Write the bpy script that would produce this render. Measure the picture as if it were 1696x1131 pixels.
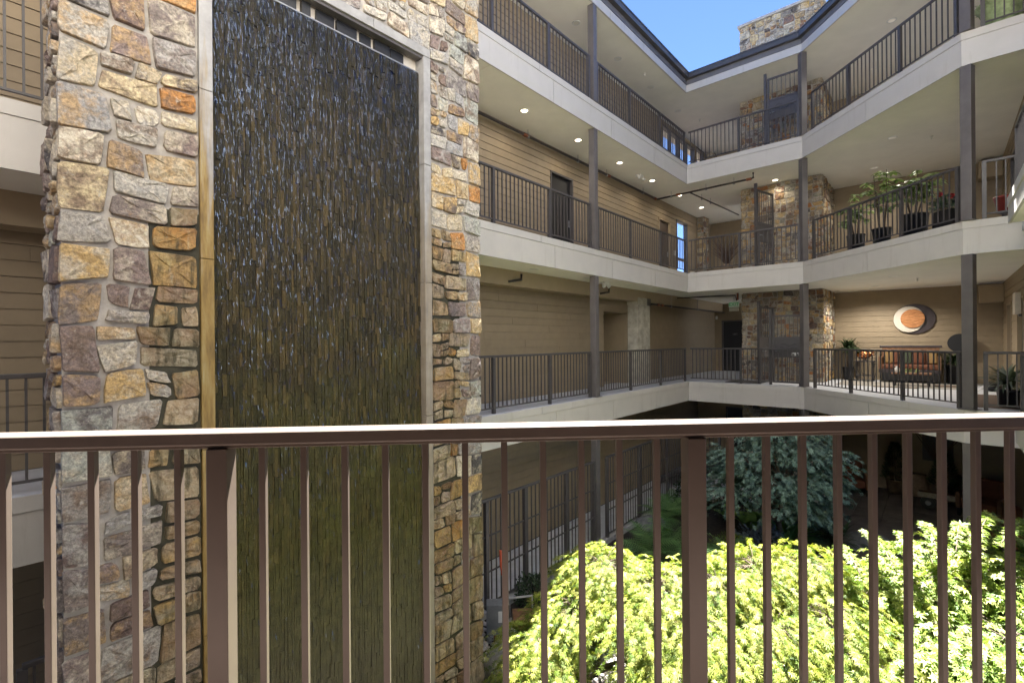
import bpy, math, random
import numpy as np
from mathutils import Vector, Matrix

for o in list(bpy.data.objects):
    bpy.data.objects.remove(o, do_unlink=True)
SC = bpy.context.scene
COL = SC.collection
R_ = random.Random(11)
NR = np.random.default_rng(7)

# ------------------------------------------------------------------ camera
EYE = 1.32
def make_camera():
    yaw, pitch, roll = .05986, .00008, -.00811
    f = Vector((math.sin(yaw) * math.cos(pitch), math.cos(yaw) * math.cos(pitch), math.sin(pitch)))
    r = Vector((math.cos(yaw), -math.sin(yaw), 0)); u = r.cross(f)
    r2 = r * math.cos(roll) + u * math.sin(roll); u2 = -r * math.sin(roll) + u * math.cos(roll)
    cd = bpy.data.cameras.new('camera'); cd.sensor_width = 36; cd.lens = 799.47 / 1696 * 36
    cd.clip_start = .05; cd.clip_end = 3000
    co = bpy.data.objects.new('camera', cd); COL.objects.link(co)
    m = Matrix((r2, u2, -f)).transposed().to_4x4(); m.translation = Vector((0, 0, EYE))
    co.matrix_world = m
    SC.camera = co
make_camera()

# ------------------------------------------------------------------ light
SUN = Vector((.43, 1.0, 2.45)).normalized()
def make_light():
    w = bpy.data.worlds.new('World'); SC.world = w; w.use_nodes = True
    nt = w.node_tree; nt.nodes.clear()
    sky = nt.nodes.new('ShaderNodeTexSky'); sky.sky_type = 'NISHITA'; sky.sun_disc = False
    sky.sun_elevation = math.asin(SUN.z); sky.sun_rotation = math.atan2(SUN.x, SUN.y)
    sky.altitude = 5000; sky.air_density = .55; sky.dust_density = .0; sky.ozone_density = 5.0
    bg = nt.nodes.new('ShaderNodeBackground'); bg.inputs['Strength'].default_value = .05
    out = nt.nodes.new('ShaderNodeOutputWorld')
    nt.links.new(sky.outputs[0], bg.inputs[0]); nt.links.new(bg.outputs[0], out.inputs[0])
    sl = bpy.data.lights.new('sun', 'SUN'); sl.energy = 5.0; sl.angle = math.radians(.5); sl.color = (1, .965, .90)
    so = bpy.data.objects.new('sun', sl); COL.objects.link(so)
    so.rotation_euler = (-SUN).to_track_quat('-Z', 'Y').to_euler(); so.location = (0, 0, 60)
make_light()
SC.view_settings.view_transform = 'Standard'; SC.view_settings.look = 'None'
SC.view_settings.gamma = 1; SC.view_settings.use_curve_mapping = False
SC.view_settings.exposure = 3.7
SC.render.engine = 'CYCLES'
cy = SC.cycles
cy.use_denoising = True; cy.max_bounces = 12; cy.diffuse_bounces = 10; cy.glossy_bounces = 3
cy.transmission_bounces = 6; cy.transparent_max_bounces = 12; cy.sample_clamp_indirect = 8
cy.caustics_reflective = False; cy.caustics_refractive = False

# ------------------------------------------------------------------ materials
def ramp(nt, fac, stops, interp='LINEAR'):
    r = nt.nodes.new('ShaderNodeValToRGB'); r.color_ramp.interpolation = interp
    el = r.color_ramp.elements
    while len(el) > 1: el.remove(el[-1])
    for i, (p, c) in enumerate(stops):
        e = el[0] if i == 0 else el.new(p)
        e.position = p; e.color = (*c, 1) if len(c) == 3 else c
    nt.links.new(fac, r.inputs[0]); return r.outputs[0]
def mixc(nt, fac, a, b, mode='MIX'):
    m = nt.nodes.new('ShaderNodeMix'); m.data_type = 'RGBA'; m.blend_type = mode
    for sock, v in ((m.inputs[0], fac), (m.inputs[6], a), (m.inputs[7], b)):
        if isinstance(v, bpy.types.NodeSocket): nt.links.new(v, sock)
        elif isinstance(v, (int, float)): sock.default_value = v
        else: sock.default_value = (*v, 1)
    return m.outputs[2]
def math_(nt, op, a, b=0.5, c=None):
    m = nt.nodes.new('ShaderNodeMath'); m.operation = op
    for i, v in enumerate((a, b) if c is None else (a, b, c)):
        if isinstance(v, bpy.types.NodeSocket): nt.links.new(v, m.inputs[i])
        else: m.inputs[i].default_value = v
    return m.outputs[0]
def noise(nt, scale, detail=4, vec=None, rough=.6, w=None, dim='3D'):
    n = nt.nodes.new('ShaderNodeTexNoise'); n.inputs['Scale'].default_value = scale
    n.inputs['Detail'].default_value = detail; n.inputs['Roughness'].default_value = rough
    if w is not None: n.noise_dimensions = '4D'; nt.links.new(w, n.inputs['W'])
    if vec is not None: nt.links.new(vec, n.inputs['Vector'])
    return n.outputs[0]
def coords(nt, kind='Object', scale=None):
    t = nt.nodes.new('ShaderNodeTexCoord'); v = t.outputs[kind]
    if scale:
        m = nt.nodes.new('ShaderNodeMapping'); m.inputs['Scale'].default_value = scale
        nt.links.new(v, m.inputs[0]); v = m.outputs[0]
    return v
def worldpos(nt, scale=None):
    g = nt.nodes.new('ShaderNodeNewGeometry'); v = g.outputs['Position']
    if scale:
        m = nt.nodes.new('ShaderNodeMapping'); m.inputs['Scale'].default_value = scale
        nt.links.new(v, m.inputs[0]); v = m.outputs[0]
    return v
def bump(nt, h, strength=.4, dist=.01):
    b = nt.nodes.new('ShaderNodeBump'); b.inputs['Strength'].default_value = strength
    b.inputs['Distance'].default_value = dist; nt.links.new(h, b.inputs['Height']); return b.outputs[0]
def newmat(name, rough=.7, base=(.5, .5, .5), metal=0, spec=.5):
    m = bpy.data.materials.new(name); m.use_nodes = True; nt = m.node_tree
    b = nt.nodes['Principled BSDF']; b.inputs['Roughness'].default_value = rough
    b.inputs['Base Color'].default_value = (*base, 1); b.inputs['Metallic'].default_value = metal
    b.inputs['Specular IOR Level'].default_value = spec
    return m, nt, b
def plain(name, base, rough=.7, metal=0, var=.12, scale=6., bmp=.0, bscale=80., spec=.5, objvar=0.):
    m, nt, b = newmat(name, rough, base, metal, spec)
    v = worldpos(nt)
    n = noise(nt, scale, 5, v)
    lo = tuple(c * (1 - var) for c in base); hi = tuple(min(1, c * (1 + var)) for c in base)
    c = ramp(nt, n, [(.3, lo), (.7, hi)])
    if objvar:
        oi = nt.nodes.new('ShaderNodeObjectInfo')
        k = math_(nt, 'MULTIPLY_ADD', oi.outputs['Random'], objvar, 1 - objvar / 2)
        cc = nt.nodes.new('ShaderNodeVectorMath'); cc.operation = 'SCALE'
        nt.links.new(c, cc.inputs[0]); nt.links.new(k, cc.inputs['Scale']); c = cc.outputs[0]
    nt.links.new(c, b.inputs['Base Color'])
    if bmp: nt.links.new(bump(nt, noise(nt, bscale, 3, v), bmp, .004), b.inputs['Normal'])
    return m
STONE_STOPS = [(.0, (.42, .39, .34)), (.10, (.22, .18, .16)), (.18, (.50, .42, .29)), (.26, (.17, .12, .105)), (.33, (.48, .45, .39)),
               (.42, (.52, .36, .16)), (.49, (.34, .33, .32)), (.56, (.64, .57, .45)), (.65, (.26, .20, .18)), (.72, (.40, .41, .36)),
               (.79, (.085, .078, .08)), (.83, (.46, .22, .07)), (.852, (.33, .30, .27)), (.94, (.57, .47, .30))]
def stone_mat(name, wet=0., tint=1., stops=STONE_STOPS):
    m, nt, b = newmat(name, .8)
    oi = nt.nodes.new('ShaderNodeObjectInfo'); at = nt.nodes.new('ShaderNodeAttribute'); at.attribute_name = 'tone'
    r = math_(nt, 'FRACT', math_(nt, 'ADD', oi.outputs['Random'], at.outputs['Fac']))
    v = worldpos(nt)
    w = math_(nt, 'MULTIPLY', r, 57.)
    base = ramp(nt, r, [(p, tuple(x * tint for x in c)) for p, c in stops], 'CONSTANT')
    r2 = math_(nt, 'FRACT', math_(nt, 'MULTIPLY', r, 13.7))
    second = ramp(nt, r2, [(.0, (.52, .46, .36)), (.3, (.2, .14, .10)), (.5, (.44, .30, .15)), (.7, (.40, .38, .35)), (.88, (.12, .10, .10))], 'CONSTANT')
    n1 = noise(nt, 7, 7, v, .7, w, '4D')
    c = mixc(nt, ramp(nt, n1, [(.45, (0, 0, 0)), (.58, (.85, .85, .85))]), base, second)
    n2 = noise(nt, 45, 6, v, .75, w, '4D')
    c = mixc(nt, .6, c, ramp(nt, n2, [(.34, (.08, .08, .08)), (.5, (.5, .5, .5)), (.64, (.97, .95, .9))]), 'OVERLAY')
    n3 = noise(nt, 16, 8, v, .8, w, '4D')
    c = mixc(nt, ramp(nt, n3, [(.58, (0, 0, 0)), (.64, (.75, .75, .75))]), c, (.56, .52, .45))
    n4 = noise(nt, 5, 5, v, .7, w, '4D')
    c = mixc(nt, ramp(nt, n4, [(.60, (0, 0, 0)), (.68, (.5, .5, .5))]), c, (.44, .25, .08))
    if wet:
        vs = worldpos(nt, (17, 17, 3.0))
        st = noise(nt, 1, 5, vs, .65)
        ochre = ramp(nt, noise(nt, 3., 3, v), [(.36, (.20, .10, .025)), (.5, (.36, .21, .05)), (.66, (.27, .22, .08))])
        c = mixc(nt, .5, c, ochre, 'MIX')
        c = mixc(nt, ramp(nt, st, [(.36, (.85, .85, .85)), (.52, (0, 0, 0))]), c, (.06, .05, .022))
        c = mixc(nt, ramp(nt, st, [(.62, (0, 0, 0)), (.74, (.6, .6, .6))]), c, (.52, .50, .36))
        b.inputs['Roughness'].default_value = .35
    nt.links.new(c, b.inputs['Base Color'])
    h = math_(nt, 'ADD', noise(nt, 22, 8, v, .75, w, '4D'), math_(nt, 'MULTIPLY', n2, .5))
    nt.links.new(bump(nt, h, 1., .03), b.inputs['Normal'])
    return m
def leaf_mat(name, stops, trans=.35, rough=.5):
    m = bpy.data.materials.new(name); m.use_nodes = True; nt = m.node_tree
    b = nt.nodes['Principled BSDF']; out = nt.nodes['Material Output']
    a = nt.nodes.new('ShaderNodeAttribute'); a.attribute_name = 'tone'
    c = ramp(nt, a.outputs['Fac'], stops)
    nt.links.new(c, b.inputs['Base Color']); b.inputs['Roughness'].default_value = rough
    b.inputs['Specular IOR Level'].default_value = .3
    t = nt.nodes.new('ShaderNodeBsdfTranslucent')
    g = mixc(nt, 1., c, (1.0, 1.0, .55), 'MULTIPLY'); nt.links.new(g, t.inputs['Color'])
    mx = nt.nodes.new('ShaderNodeMixShader'); mx.inputs[0].default_value = trans
    nt.links.new(b.outputs[0], mx.inputs[1]); nt.links.new(t.outputs[0], mx.inputs[2])
    nt.links.new(mx.outputs[0], out.inputs['Surface'])
    return m
def make_materials():
    M = {}
    m, nt, b = newmat('painted_fascia', .55)
    v = worldpos(nt); oi = nt.nodes.new('ShaderNodeObjectInfo')
    c = ramp(nt, noise(nt, 2.5, 5, v), [(.3, (.55, .53, .495)), (.7, (.60, .575, .535))])
    c = mixc(nt, math_(nt, 'MULTIPLY', oi.outputs['Random'], .12), c, (.45, .42, .37))
    c = mixc(nt, ramp(nt, noise(nt, 1, 5, worldpos(nt, (7, 7, .9)), .7), [(.56, (0, 0, 0)), (.75, (.30, .30, .30))]), c, (.33, .29, .23))
    c = mixc(nt, ramp(nt, noise(nt, 30, 4, v, .8), [(.68, (0, 0, 0)), (.78, (.4, .4, .4))]), c, (.36, .33, .28))
    nt.links.new(c, b.inputs['Base Color']); nt.links.new(bump(nt, noise(nt, 70, 3, v), .05, .004), b.inputs['Normal'])
    M['fascia'] = m
    M['bounce_wall'] = plain('white_bounce_paint', (.80, .78, .75), .7, var=.04)  # for the added wall that bounces sunlight
    M['soffit'] = plain('painted_soffit', (.87, .85, .77), .7, var=.05, scale=1.5)
    M['siding'] = plain('tan_lap_siding', (.27, .21, .135), .65, var=.07, scale=5, bmp=.12, bscale=50, objvar=.07)
    M['trim'] = plain('tan_trim', (.33, .26, .17), .6, var=.05)
    M['bronze'] = plain('dark_bronze_paint', (.070, .064, .064), .42, var=.15, scale=9, objvar=.06)
    M['column'] = plain('bronze_steel', (.125, .113, .110), .45, var=.15, scale=4)
    m, nt, b = newmat('handrail_paint', .36, (.115, .09, .078))
    v = worldpos(nt)
    c = ramp(nt, noise(nt, 5, 5, v), [(.3, (.102, .080, .064)), (.7, (.122, .096, .080))])
    c = mixc(nt, ramp(nt, noise(nt, 160, 2, v), [(.76, (0, 0, 0)), (.80, (.5, .5, .5))]), c, (.4, .36, .3))
    nt.links.new(c, b.inputs['Base Color'])
    nt.links.new(bump(nt, noise(nt, 300, 2, v), .12, .001), b.inputs['Normal'])
    M['handrail'] = m
    M['floor'] = plain('walkway_concrete', (.56, .57, .60), .8, var=.12, scale=4, bmp=.2)
    M['darkfloor'] = plain('low_bounce_floor', (.10, .075, .065), .8, var=.1)  # unseen near floor, darkened to cut bounce onto the rail
    M['curb'] = plain('curb_concrete', (.33, .32, .31), .85, var=.2, scale=7, bmp=.3)
    M['pillar'] = plain('bare_concrete', (.40, .375, .31), .85, var=.3, scale=5, bmp=.4, bscale=40)
    M['mortar'] = plain('mortar', (.36, .335, .30), .95, var=.25, scale=12, bmp=.6, bscale=90)
    M['door'] = plain('dark_door_paint', (.013, .012, .013), .4, var=.15)
    M['brown_door'] = plain('brown_door_paint', (.085, .06, .045), .45, var=.15)
    M['gutter'] = plain('gutter_metal', (.085, .078, .076), .4, metal=.2, var=.12)
    M['dripedge'] = plain('grey_drip_fascia', (.15, .145, .15), .5, var=.1)
    M['roof'] = plain('dark_roof_sheet', (.09, .088, .085), .9)
    M['black'] = plain('black_plastic', (.013, .013, .014), .4)
    M['white'] = plain('white_plastic', (.75, .75, .72), .5, var=.03)
    M['steel'] = plain('galvanised_steel', (.26, .27, .28), .45, metal=.4, var=.2)
    M['pipe'] = plain('black_iron_pipe', (.032, .026, .024), .5, var=.3)
    M['rustpipe'] = plain('rusty_pipe', (.22, .075, .035), .7, var=.4, scale=25)
    M['soil'] = plain('dark_mulch', (.030, .023, .018), .95, var=.6, scale=14, bmp=1., bscale=60)
    m, nt, b = newmat('patio_slabs', .7)
    v = worldpos(nt)
    c = ramp(nt, noise(nt, 2.2, 7, v, .7), [(.3, (.075, .062, .052)), (.55, (.14, .12, .105)), (.75, (.20, .18, .165))])
    nt.links.new(c, b.inputs['Base Color']); nt.links.new(bump(nt, noise(nt, 20, 5, v), .3, .01), b.inputs['Normal'])
    M['patio'] = m
    M['boulder'] = plain('granite', (.34, .325, .29), .9, var=.35, scale=18, bmp=.8, bscale=40)
    M['darkrock'] = plain('grey_basalt', (.15, .15, .15), .85, var=.35, scale=9, bmp=.8, bscale=30)
    M['pebble'] = plain('river_pebble', (.40, .37, .35), .6, var=.3, scale=9)
    M['wetmortar'] = plain('wet_mossy_mortar', (.035, .032, .016), .7, var=.5, scale=12, bmp=.6, bscale=90)
    M['stone'] = stone_mat('ledge_stone')
    M['wetstone'] = stone_mat('wet_ledge_stone', wet=1.)
    M['core'] = stone_mat('chimney_stone', tint=.76, stops=[(.0, (.36, .33, .27)), (.10, (.23, .19, .15)), (.19, (.50, .38, .20)), (.28, (.20, .12, .085)), (.37, (.40, .35, .27)), (.47, (.52, .34, .12)), (.55, (.30, .27, .22)), (.62, (.58, .47, .28)), (.69, (.30, .17, .11)), (.77, (.35, .35, .28)), (.84, (.09, .075, .065)), (.88, (.45, .19, .06)), (.94, (.38, .29, .17))])
    # wet slate strips, algae towards the foot
    m, nt, b = newmat('wet_slate', .5, spec=.15)
    oi = nt.nodes.new('ShaderNodeObjectInfo')
    at = nt.nodes.new('ShaderNodeAttribute'); at.attribute_name = 'tone'
    v = worldpos(nt); sep = nt.nodes.new('ShaderNodeSeparateXYZ'); nt.links.new(v, sep.inputs[0])
    rnd = math_(nt, 'FRACT', math_(nt, 'ADD', oi.outputs['Random'], at.outputs['Fac']))
    c = ramp(nt, rnd, [(0, (.020, .016, .010)), (.3, (.050, .038, .018)), (.55, (.028, .023, .013)), (.8, (.070, .050, .022)), (.97, (.10, .07, .028))])
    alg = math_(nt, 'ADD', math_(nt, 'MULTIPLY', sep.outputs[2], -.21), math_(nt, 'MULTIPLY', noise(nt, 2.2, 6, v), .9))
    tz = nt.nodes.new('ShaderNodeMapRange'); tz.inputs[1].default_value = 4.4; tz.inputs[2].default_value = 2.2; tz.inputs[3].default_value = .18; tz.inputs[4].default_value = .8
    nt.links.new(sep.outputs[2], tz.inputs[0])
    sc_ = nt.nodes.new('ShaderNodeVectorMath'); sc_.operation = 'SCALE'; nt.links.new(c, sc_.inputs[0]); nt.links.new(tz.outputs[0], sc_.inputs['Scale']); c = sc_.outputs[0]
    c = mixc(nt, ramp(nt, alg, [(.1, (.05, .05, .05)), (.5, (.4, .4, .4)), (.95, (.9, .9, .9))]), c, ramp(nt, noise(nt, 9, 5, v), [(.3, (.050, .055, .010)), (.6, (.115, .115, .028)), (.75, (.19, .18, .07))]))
    gry = ramp(nt, math_(nt, 'ADD', sep.outputs[2], noise(nt, 3, 4, v)), [(0, (.75, .75, .75)), (.01, (.6, .6, .6))])
    mp = nt.nodes.new('ShaderNodeMapRange'); mp.inputs[1].default_value = -.6; mp.inputs[2].default_value = -2.0
    nt.links.new(sep.outputs[2], mp.inputs[0])
    c = mixc(nt, math_(nt, 'MULTIPLY', mp.outputs[0], .55), c, (.14, .122, .09))
    nt.links.new(c, b.inputs['Base Color'])
    vs = worldpos(nt, (38, 38, 11))
    hh = math_(nt, 'ADD', noise(nt, 1, 4, vs, .65), math_(nt, 'MULTIPLY', noise(nt, 55, 4, v), .5))
    nt.links.new(bump(nt, hh, .9, .014), b.inputs['Normal'])
    cv = worldpos(nt, (42, 42, 12)); ch = math_(nt, 'ADD', noise(nt, 1, 5, cv, .7), math_(nt, 'MULTIPLY', noise(nt, 1, 3, worldpos(nt, (22, 22, 3)), .6), 1.2))
    b.inputs['Coat Weight'].default_value = .3; b.inputs['Coat Roughness'].default_value = .04; b.inputs['Coat IOR'].default_value = 1.36
    nt.links.new(bump(nt, ch, 1., .05), b.inputs['Coat Normal'])
    M['slate'] = m
    # trickling water: thin flakes, gloss tinted blue to paint in sky glints
    m = bpy.data.materials.new('sky_tinted_water'); m.use_nodes = True; nt = m.node_tree; nt.nodes.clear()
    out = nt.nodes.new('ShaderNodeOutputMaterial'); gl = nt.nodes.new('ShaderNodeBsdfGlossy'); gl.inputs['Roughness'].default_value = .06; gl.inputs['Color'].default_value = (.45, .62, 1, 1)
    tr = nt.nodes.new('ShaderNodeBsdfTransparent'); mx = nt.nodes.new('ShaderNodeMixShader')
    fr = nt.nodes.new('ShaderNodeLayerWeight'); fr.inputs[0].default_value = .5
    nt.links.new(math_(nt, 'MULTIPLY_ADD', math_(nt, 'POWER', fr.outputs['Facing'], 4.), .6, .045), mx.inputs[0])
    nt.links.new(tr.outputs[0], mx.inputs[1]); nt.links.new(gl.outputs[0], mx.inputs[2]); nt.links.new(mx.outputs[0], out.inputs[0])
    M['water'] = m
    # concrete frame, stained by the water
    m, nt, b = newmat('stained_frame', .6)
    v = worldpos(nt); vs = worldpos(nt, (16, 16, 1.2)); sep = nt.nodes.new('ShaderNodeSeparateXYZ'); nt.links.new(v, sep.inputs[0])
    k = math_(nt, 'ADD', math_(nt, 'MULTIPLY', sep.outputs[2], -.26), math_(nt, 'MULTIPLY_ADD', noise(nt, 1, 5, vs), 1.1, .33))
    g = ramp(nt, noise(nt, 8, 5, v), [(.3, (.23, .225, .22)), (.7, (.34, .335, .325))])
    s = ramp(nt, noise(nt, 1, 6, worldpos(nt, (20, 20, 2.5)), .7), [(.3, (.10, .06, .018)), (.5, (.24, .155, .04)), (.65, (.30, .23, .09)), (.78, (.46, .41, .26))])
    oi = nt.nodes.new('ShaderNodeAttribute'); oi.attribute_name = 'tone'
    fac = math_(nt, 'MULTIPLY', ramp(nt, k, [(-.0, (0, 0, 0)), (.02, (0, 0, 0)), (.3, (1, 1, 1))]), oi.outputs['Fac'])
    nt.links.new(mixc(nt, fac, g, s), b.inputs['Base Color'])
    nt.links.new(bump(nt, noise(nt, 60, 4, v), .25, .005), b.inputs['Normal'])
    M['frame'] = m
    # window glass
    m = bpy.data.materials.new('clear_glass'); m.use_nodes = True; nt = m.node_tree; nt.nodes.clear()
    out = nt.nodes.new('ShaderNodeOutputMaterial'); gl = nt.nodes.new('ShaderNodeBsdfGlossy'); gl.inputs['Roughness'].default_value = .02
    tr = nt.nodes.new('ShaderNodeBsdfTransparent'); mx = nt.nodes.new('ShaderNodeMixShader'); fr = nt.nodes.new('ShaderNodeLayerWeight'); fr.inputs[0].default_value = .5
    nt.links.new(math_(nt, 'MULTIPLY_ADD', math_(nt, 'POWER', fr.outputs['Facing'], 5.), .8, .04), mx.inputs[0]); nt.links.new(tr.outputs[0], mx.inputs[1]); nt.links.new(gl.outputs[0], mx.inputs[2]); nt.links.new(mx.outputs[0], out.inputs[0])
    M['glass'] = m
    def emit(name, col, st):
        m = bpy.data.materials.new(name); m.use_nodes = True; b = m.node_tree.nodes['Principled BSDF']
        b.inputs['Base Color'].default_value = (*col, 1); b.inputs['Emission Color'].default_value = (*col, 1)
        b.inputs['Emission Strength'].default_value = st; return m
    M['lamp'] = emit('lit_lamp', (1, .86, .62), 1.2)
    M['lamp_low'] = emit('dim_lamp', (.8, .74, .64), .02)
    M['lamp_dim'] = plain('unlit_lamp_lens', (.72, .70, .62), .4, var=.02)
    M['exit'] = emit('exit_green', (.08, .42, .16), .03)
    # plants
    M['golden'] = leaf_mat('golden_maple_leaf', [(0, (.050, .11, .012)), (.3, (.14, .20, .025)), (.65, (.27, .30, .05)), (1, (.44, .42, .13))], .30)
    M['green'] = leaf_mat('green_maple_leaf', [(0, (.05, .11, .015)), (.5, (.16, .23, .035)), (1, (.42, .44, .15))], .30)
    M['blue'] = leaf_mat('blue_green_leaf', [(0, (.06, .11, .09)), (.5, (.14, .225, .19)), (1, (.25, .35, .30))], .2)
    M['fern'] = leaf_mat('fern_leaf', [(0, (.065, .14, .045)), (.5, (.13, .25, .085)), (1, (.21, .35, .13))], .3)
    M['dark'] = leaf_mat('dark_shrub_leaf', [(0, (.02, .035, .018)), (.5, (.035, .06, .028)), (1, (.06, .10, .04))], .2)
    M['slateleaf'] = leaf_mat('slate_blue_leaf', [(0, (.07, .09, .12)), (1, (.16, .20, .26))], .15)
    M['hosta'] = leaf_mat('hosta_leaf', [(0, (.15, .28, .07)), (1, (.26, .42, .12))], .25, .4)
    M['lime'] = leaf_mat('lime_moss', [(0, (.10, .16, .02)), (1, (.2, .28, .04))], .3)
    M['pot_leaf'] = leaf_mat('potted_leaf', [(0, (.13, .21, .07)), (.5, (.32, .42, .18)), (1, (.58, .64, .40))], .3, .4)
    M['agave'] = leaf_mat('strap_leaf', [(0, (.07, .10, .06)), (1, (.26, .30, .24))], .15, .4)
    M['geranium'] = leaf_mat('geranium_leaf', [(0, (.09, .14, .10)), (1, (.20, .27, .21))], .2)
    M['petal'] = leaf_mat('red_petal', [(0, (.35, .01, .02)), (1, (.55, .02, .04))], .2)
    M['bark'] = plain('grey_bark', (.10, .075, .055), .9, var=.4, scale=14, bmp=.8, bscale=50)
    M['twig'] = plain('dry_twigs', (.09, .055, .04), .85, var=.3, scale=30)
    # furniture
    M['wood'] = plain('brown_wood', (.20, .10, .05), .5, var=.35, scale=12)
    M['greywood'] = plain('weathered_wood', (.34, .30, .24), .8, var=.3, scale=15)
    M['rust'] = plain('rust_cushion', (.15, .055, .028), .85, var=.15)
    M['gold'] = plain('gold_cushion', (.30, .19, .075), .85, var=.12)
    M['greencush'] = plain('green_cushion', (.07, .09, .055), .85, var=.12)
    M['copper'] = plain('hammered_copper', (.72, .30, .13), .22, metal=1., var=.25, scale=30, bmp=.3, bscale=40)
    M['ceramic'] = plain('green_glaze', (.34, .42, .22), .18, var=.5, scale=7)
    M['redpot'] = plain('red_glaze', (.25, .03, .02), .4, var=.2)
    M['tanpot'] = plain('stoneware_pot', (.30, .22, .15), .7, var=.3, scale=14)
    M['rug'] = plain('pale_rug', (.36, .33, .29), .95, var=.1, scale=14)
    M['rugdark'] = plain('brown_rug_border', (.16, .11, .08), .95, var=.15)
    M['orange'] = plain('orange_plastic', (.62, .10, .03), .5, var=.08)
    M['cream'] = plain('cream_enamel', (.60, .55, .47), .5, var=.06)
    M['plum'] = plain('dark_plum_enamel', (.045, .033, .036), .45, var=.2)
    m, nt, b = newmat('banded_copper_disc', .35, (.6, .28, .1), .55)
    v = worldpos(nt, (6, 6, 60)); c = ramp(nt, noise(nt, 1, 5, v, .7), [(.3, (.22, .085, .03)), (.5, (.50, .21, .08)), (.62, (.72, .36, .15)), (.72, (.85, .62, .40))])
    nt.links.new(c, b.inputs['Base Color']); M['disc'] = m
    return M
M = make_materials()

# ------------------------------------------------------------------ mesh helpers
class MB:
    def __init__(s): s.v = []; s.f = []; s.m = []; s.t = []
    def add(s, vs, fs, mi=0, tone=0.):
        k = len(s.v); s.v += [tuple(x) for x in vs]
        for f in fs: s.f.append(tuple(k + i for i in f)); s.m.append(mi); s.t.append(tone)
    def box8(s, P, mi=0, tone=0.):   # P: 4 bottom ccw + 4 top ccw
        s.add(P, [(3, 2, 1, 0), (4, 5, 6, 7), (0, 1, 5, 4), (1, 2, 6, 5), (2, 3, 7, 6), (3, 0, 4, 7)], mi, tone)
    def box(s, x0, x1, y0, y1, z0, z1, mi=0, tone=0.):
        s.box8([(x0, y0, z0), (x1, y0, z0), (x1, y1, z0), (x0, y1, z0), (x0, y0, z1), (x1, y0, z1), (x1, y1, z1), (x0, y1, z1)], mi, tone)
    def prism(s, poly, z0, z1, mi=0):
        n = len(poly)
        s.add([(*p, z0) for p in poly] + [(*p, z1) for p in poly],
              [tuple(range(n - 1, -1, -1)), tuple(range(n, 2 * n))] + [(i, (i + 1) % n, n + (i + 1) % n, n + i) for i in range(n)], mi)
    def tube(s, pts, rad, n=8, mi=0, cap=True):
        pts = [Vector(p) for p in pts]
        rads = rad if isinstance(rad, (list, tuple)) else [rad] * len(pts)
        k = len(s.v); up = Vector((0, 0, 1))
        for i, p in enumerate(pts):
            d = (pts[min(i + 1, len(pts) - 1)] - pts[max(i - 1, 0)]).normalized()
            x = d.cross(up)
            if x.length < .05: x = d.cross(Vector((1, 0, 0)))
            x.normalize(); y = d.cross(x)
            for j in range(n):
                a = 2 * math.pi * j / n
                s.v.append(tuple(p + (x * math.cos(a) + y * math.sin(a)) * rads[i]))
        for i in range(len(pts) - 1):
            for j in range(n):
                a0 = k + i * n + j; a1 = k + i * n + (j + 1) % n
                s.f.append((a0, a1, a1 + n, a0 + n)); s.m.append(mi); s.t.append(0.)
        if cap:
            s.f.append(tuple(k + j for j in range(n - 1, -1, -1))); s.m.append(mi); s.t.append(0.)
            e = k + (len(pts) - 1) * n
            s.f.append(tuple(e + j for j in range(n))); s.m.append(mi); s.t.append(0.)
    def lathe(s, prof, c=(0, 0, 0), n=20, mi=0):
        k = len(s.v)
        for (r, z) in prof:
            for j in range(n):
                a = 2 * math.pi * j / n; s.v.append((c[0] + r * math.cos(a), c[1] + r * math.sin(a), c[2] + z))
        for i in range(len(prof) - 1):
            for j in range(n):
                a0 = k + i * n + j; a1 = k + i * n + (j + 1) % n
                s.f.append((a0, a1, a1 + n, a0 + n)); s.m.append(mi); s.t.append(0.)
        s.f.append(tuple(k + j for j in range(n - 1, -1, -1))); s.m.append(mi); s.t.append(0.)
        e = k + (len(prof) - 1) * n
        s.f.append(tuple(e + j for j in range(n))); s.m.append(mi); s.t.append(0.)
    def sphere(s, c, r, nu=12, nv=8, jit=0., rng=None, mi=0):
        k = len(s.v); rr = r if isinstance(r, (tuple, list)) else (r, r, r)
        ph = [rng.uniform(0, 6.28) for _ in range(6)] if rng else [0] * 6
        def q(th, fi):
            f = 1 + jit * (math.sin(2 * fi + ph[0]) * math.sin(th + ph[1]) + .6 * math.sin(3 * fi + ph[2] + 2 * th) + .4 * math.sin(5 * th + ph[3]) * math.cos(4 * fi + ph[4]))
            return (c[0] + rr[0] * f * math.sin(th) * math.cos(fi), c[1] + rr[1] * f * math.sin(th) * math.sin(fi), c[2] + rr[2] * f * math.cos(th))
        for i in range(nv + 1):
            for j in range(nu): s.v.append(q(math.pi * i / nv, 2 * math.pi * j / nu if 0 < i < nv else 0))
        for i in range(nv):
            for j in range(nu):
                a0 = k + i * nu + j; a1 = k + i * nu + (j + 1) % nu
                s.f.append((a0, a0 + nu, a1 + nu, a1) if 0 < i < nv - 1 else ((a0, a0 + nu, a1 + nu) if i == 0 else (a0, a0 + nu, a1)))
                s.m.append(mi); s.t.append(0.)
    def mesh(s, name, mats, smooth=False):
        me = bpy.data.meshes.new(name); me.from_pydata(s.v, [], s.f)
        for m in (mats if isinstance(mats, (list, tuple)) else [mats]): me.materials.append(m)
        me.polygons.foreach_set('material_index', s.m)
        if any(s.t):
            at = me.attributes.new('tone', 'FLOAT', 'FACE'); at.data.foreach_set('value', s.t)
        if smooth: me.polygons.foreach_set('use_smooth', [True] * len(me.polygons))
        me.update(); return me

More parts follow.
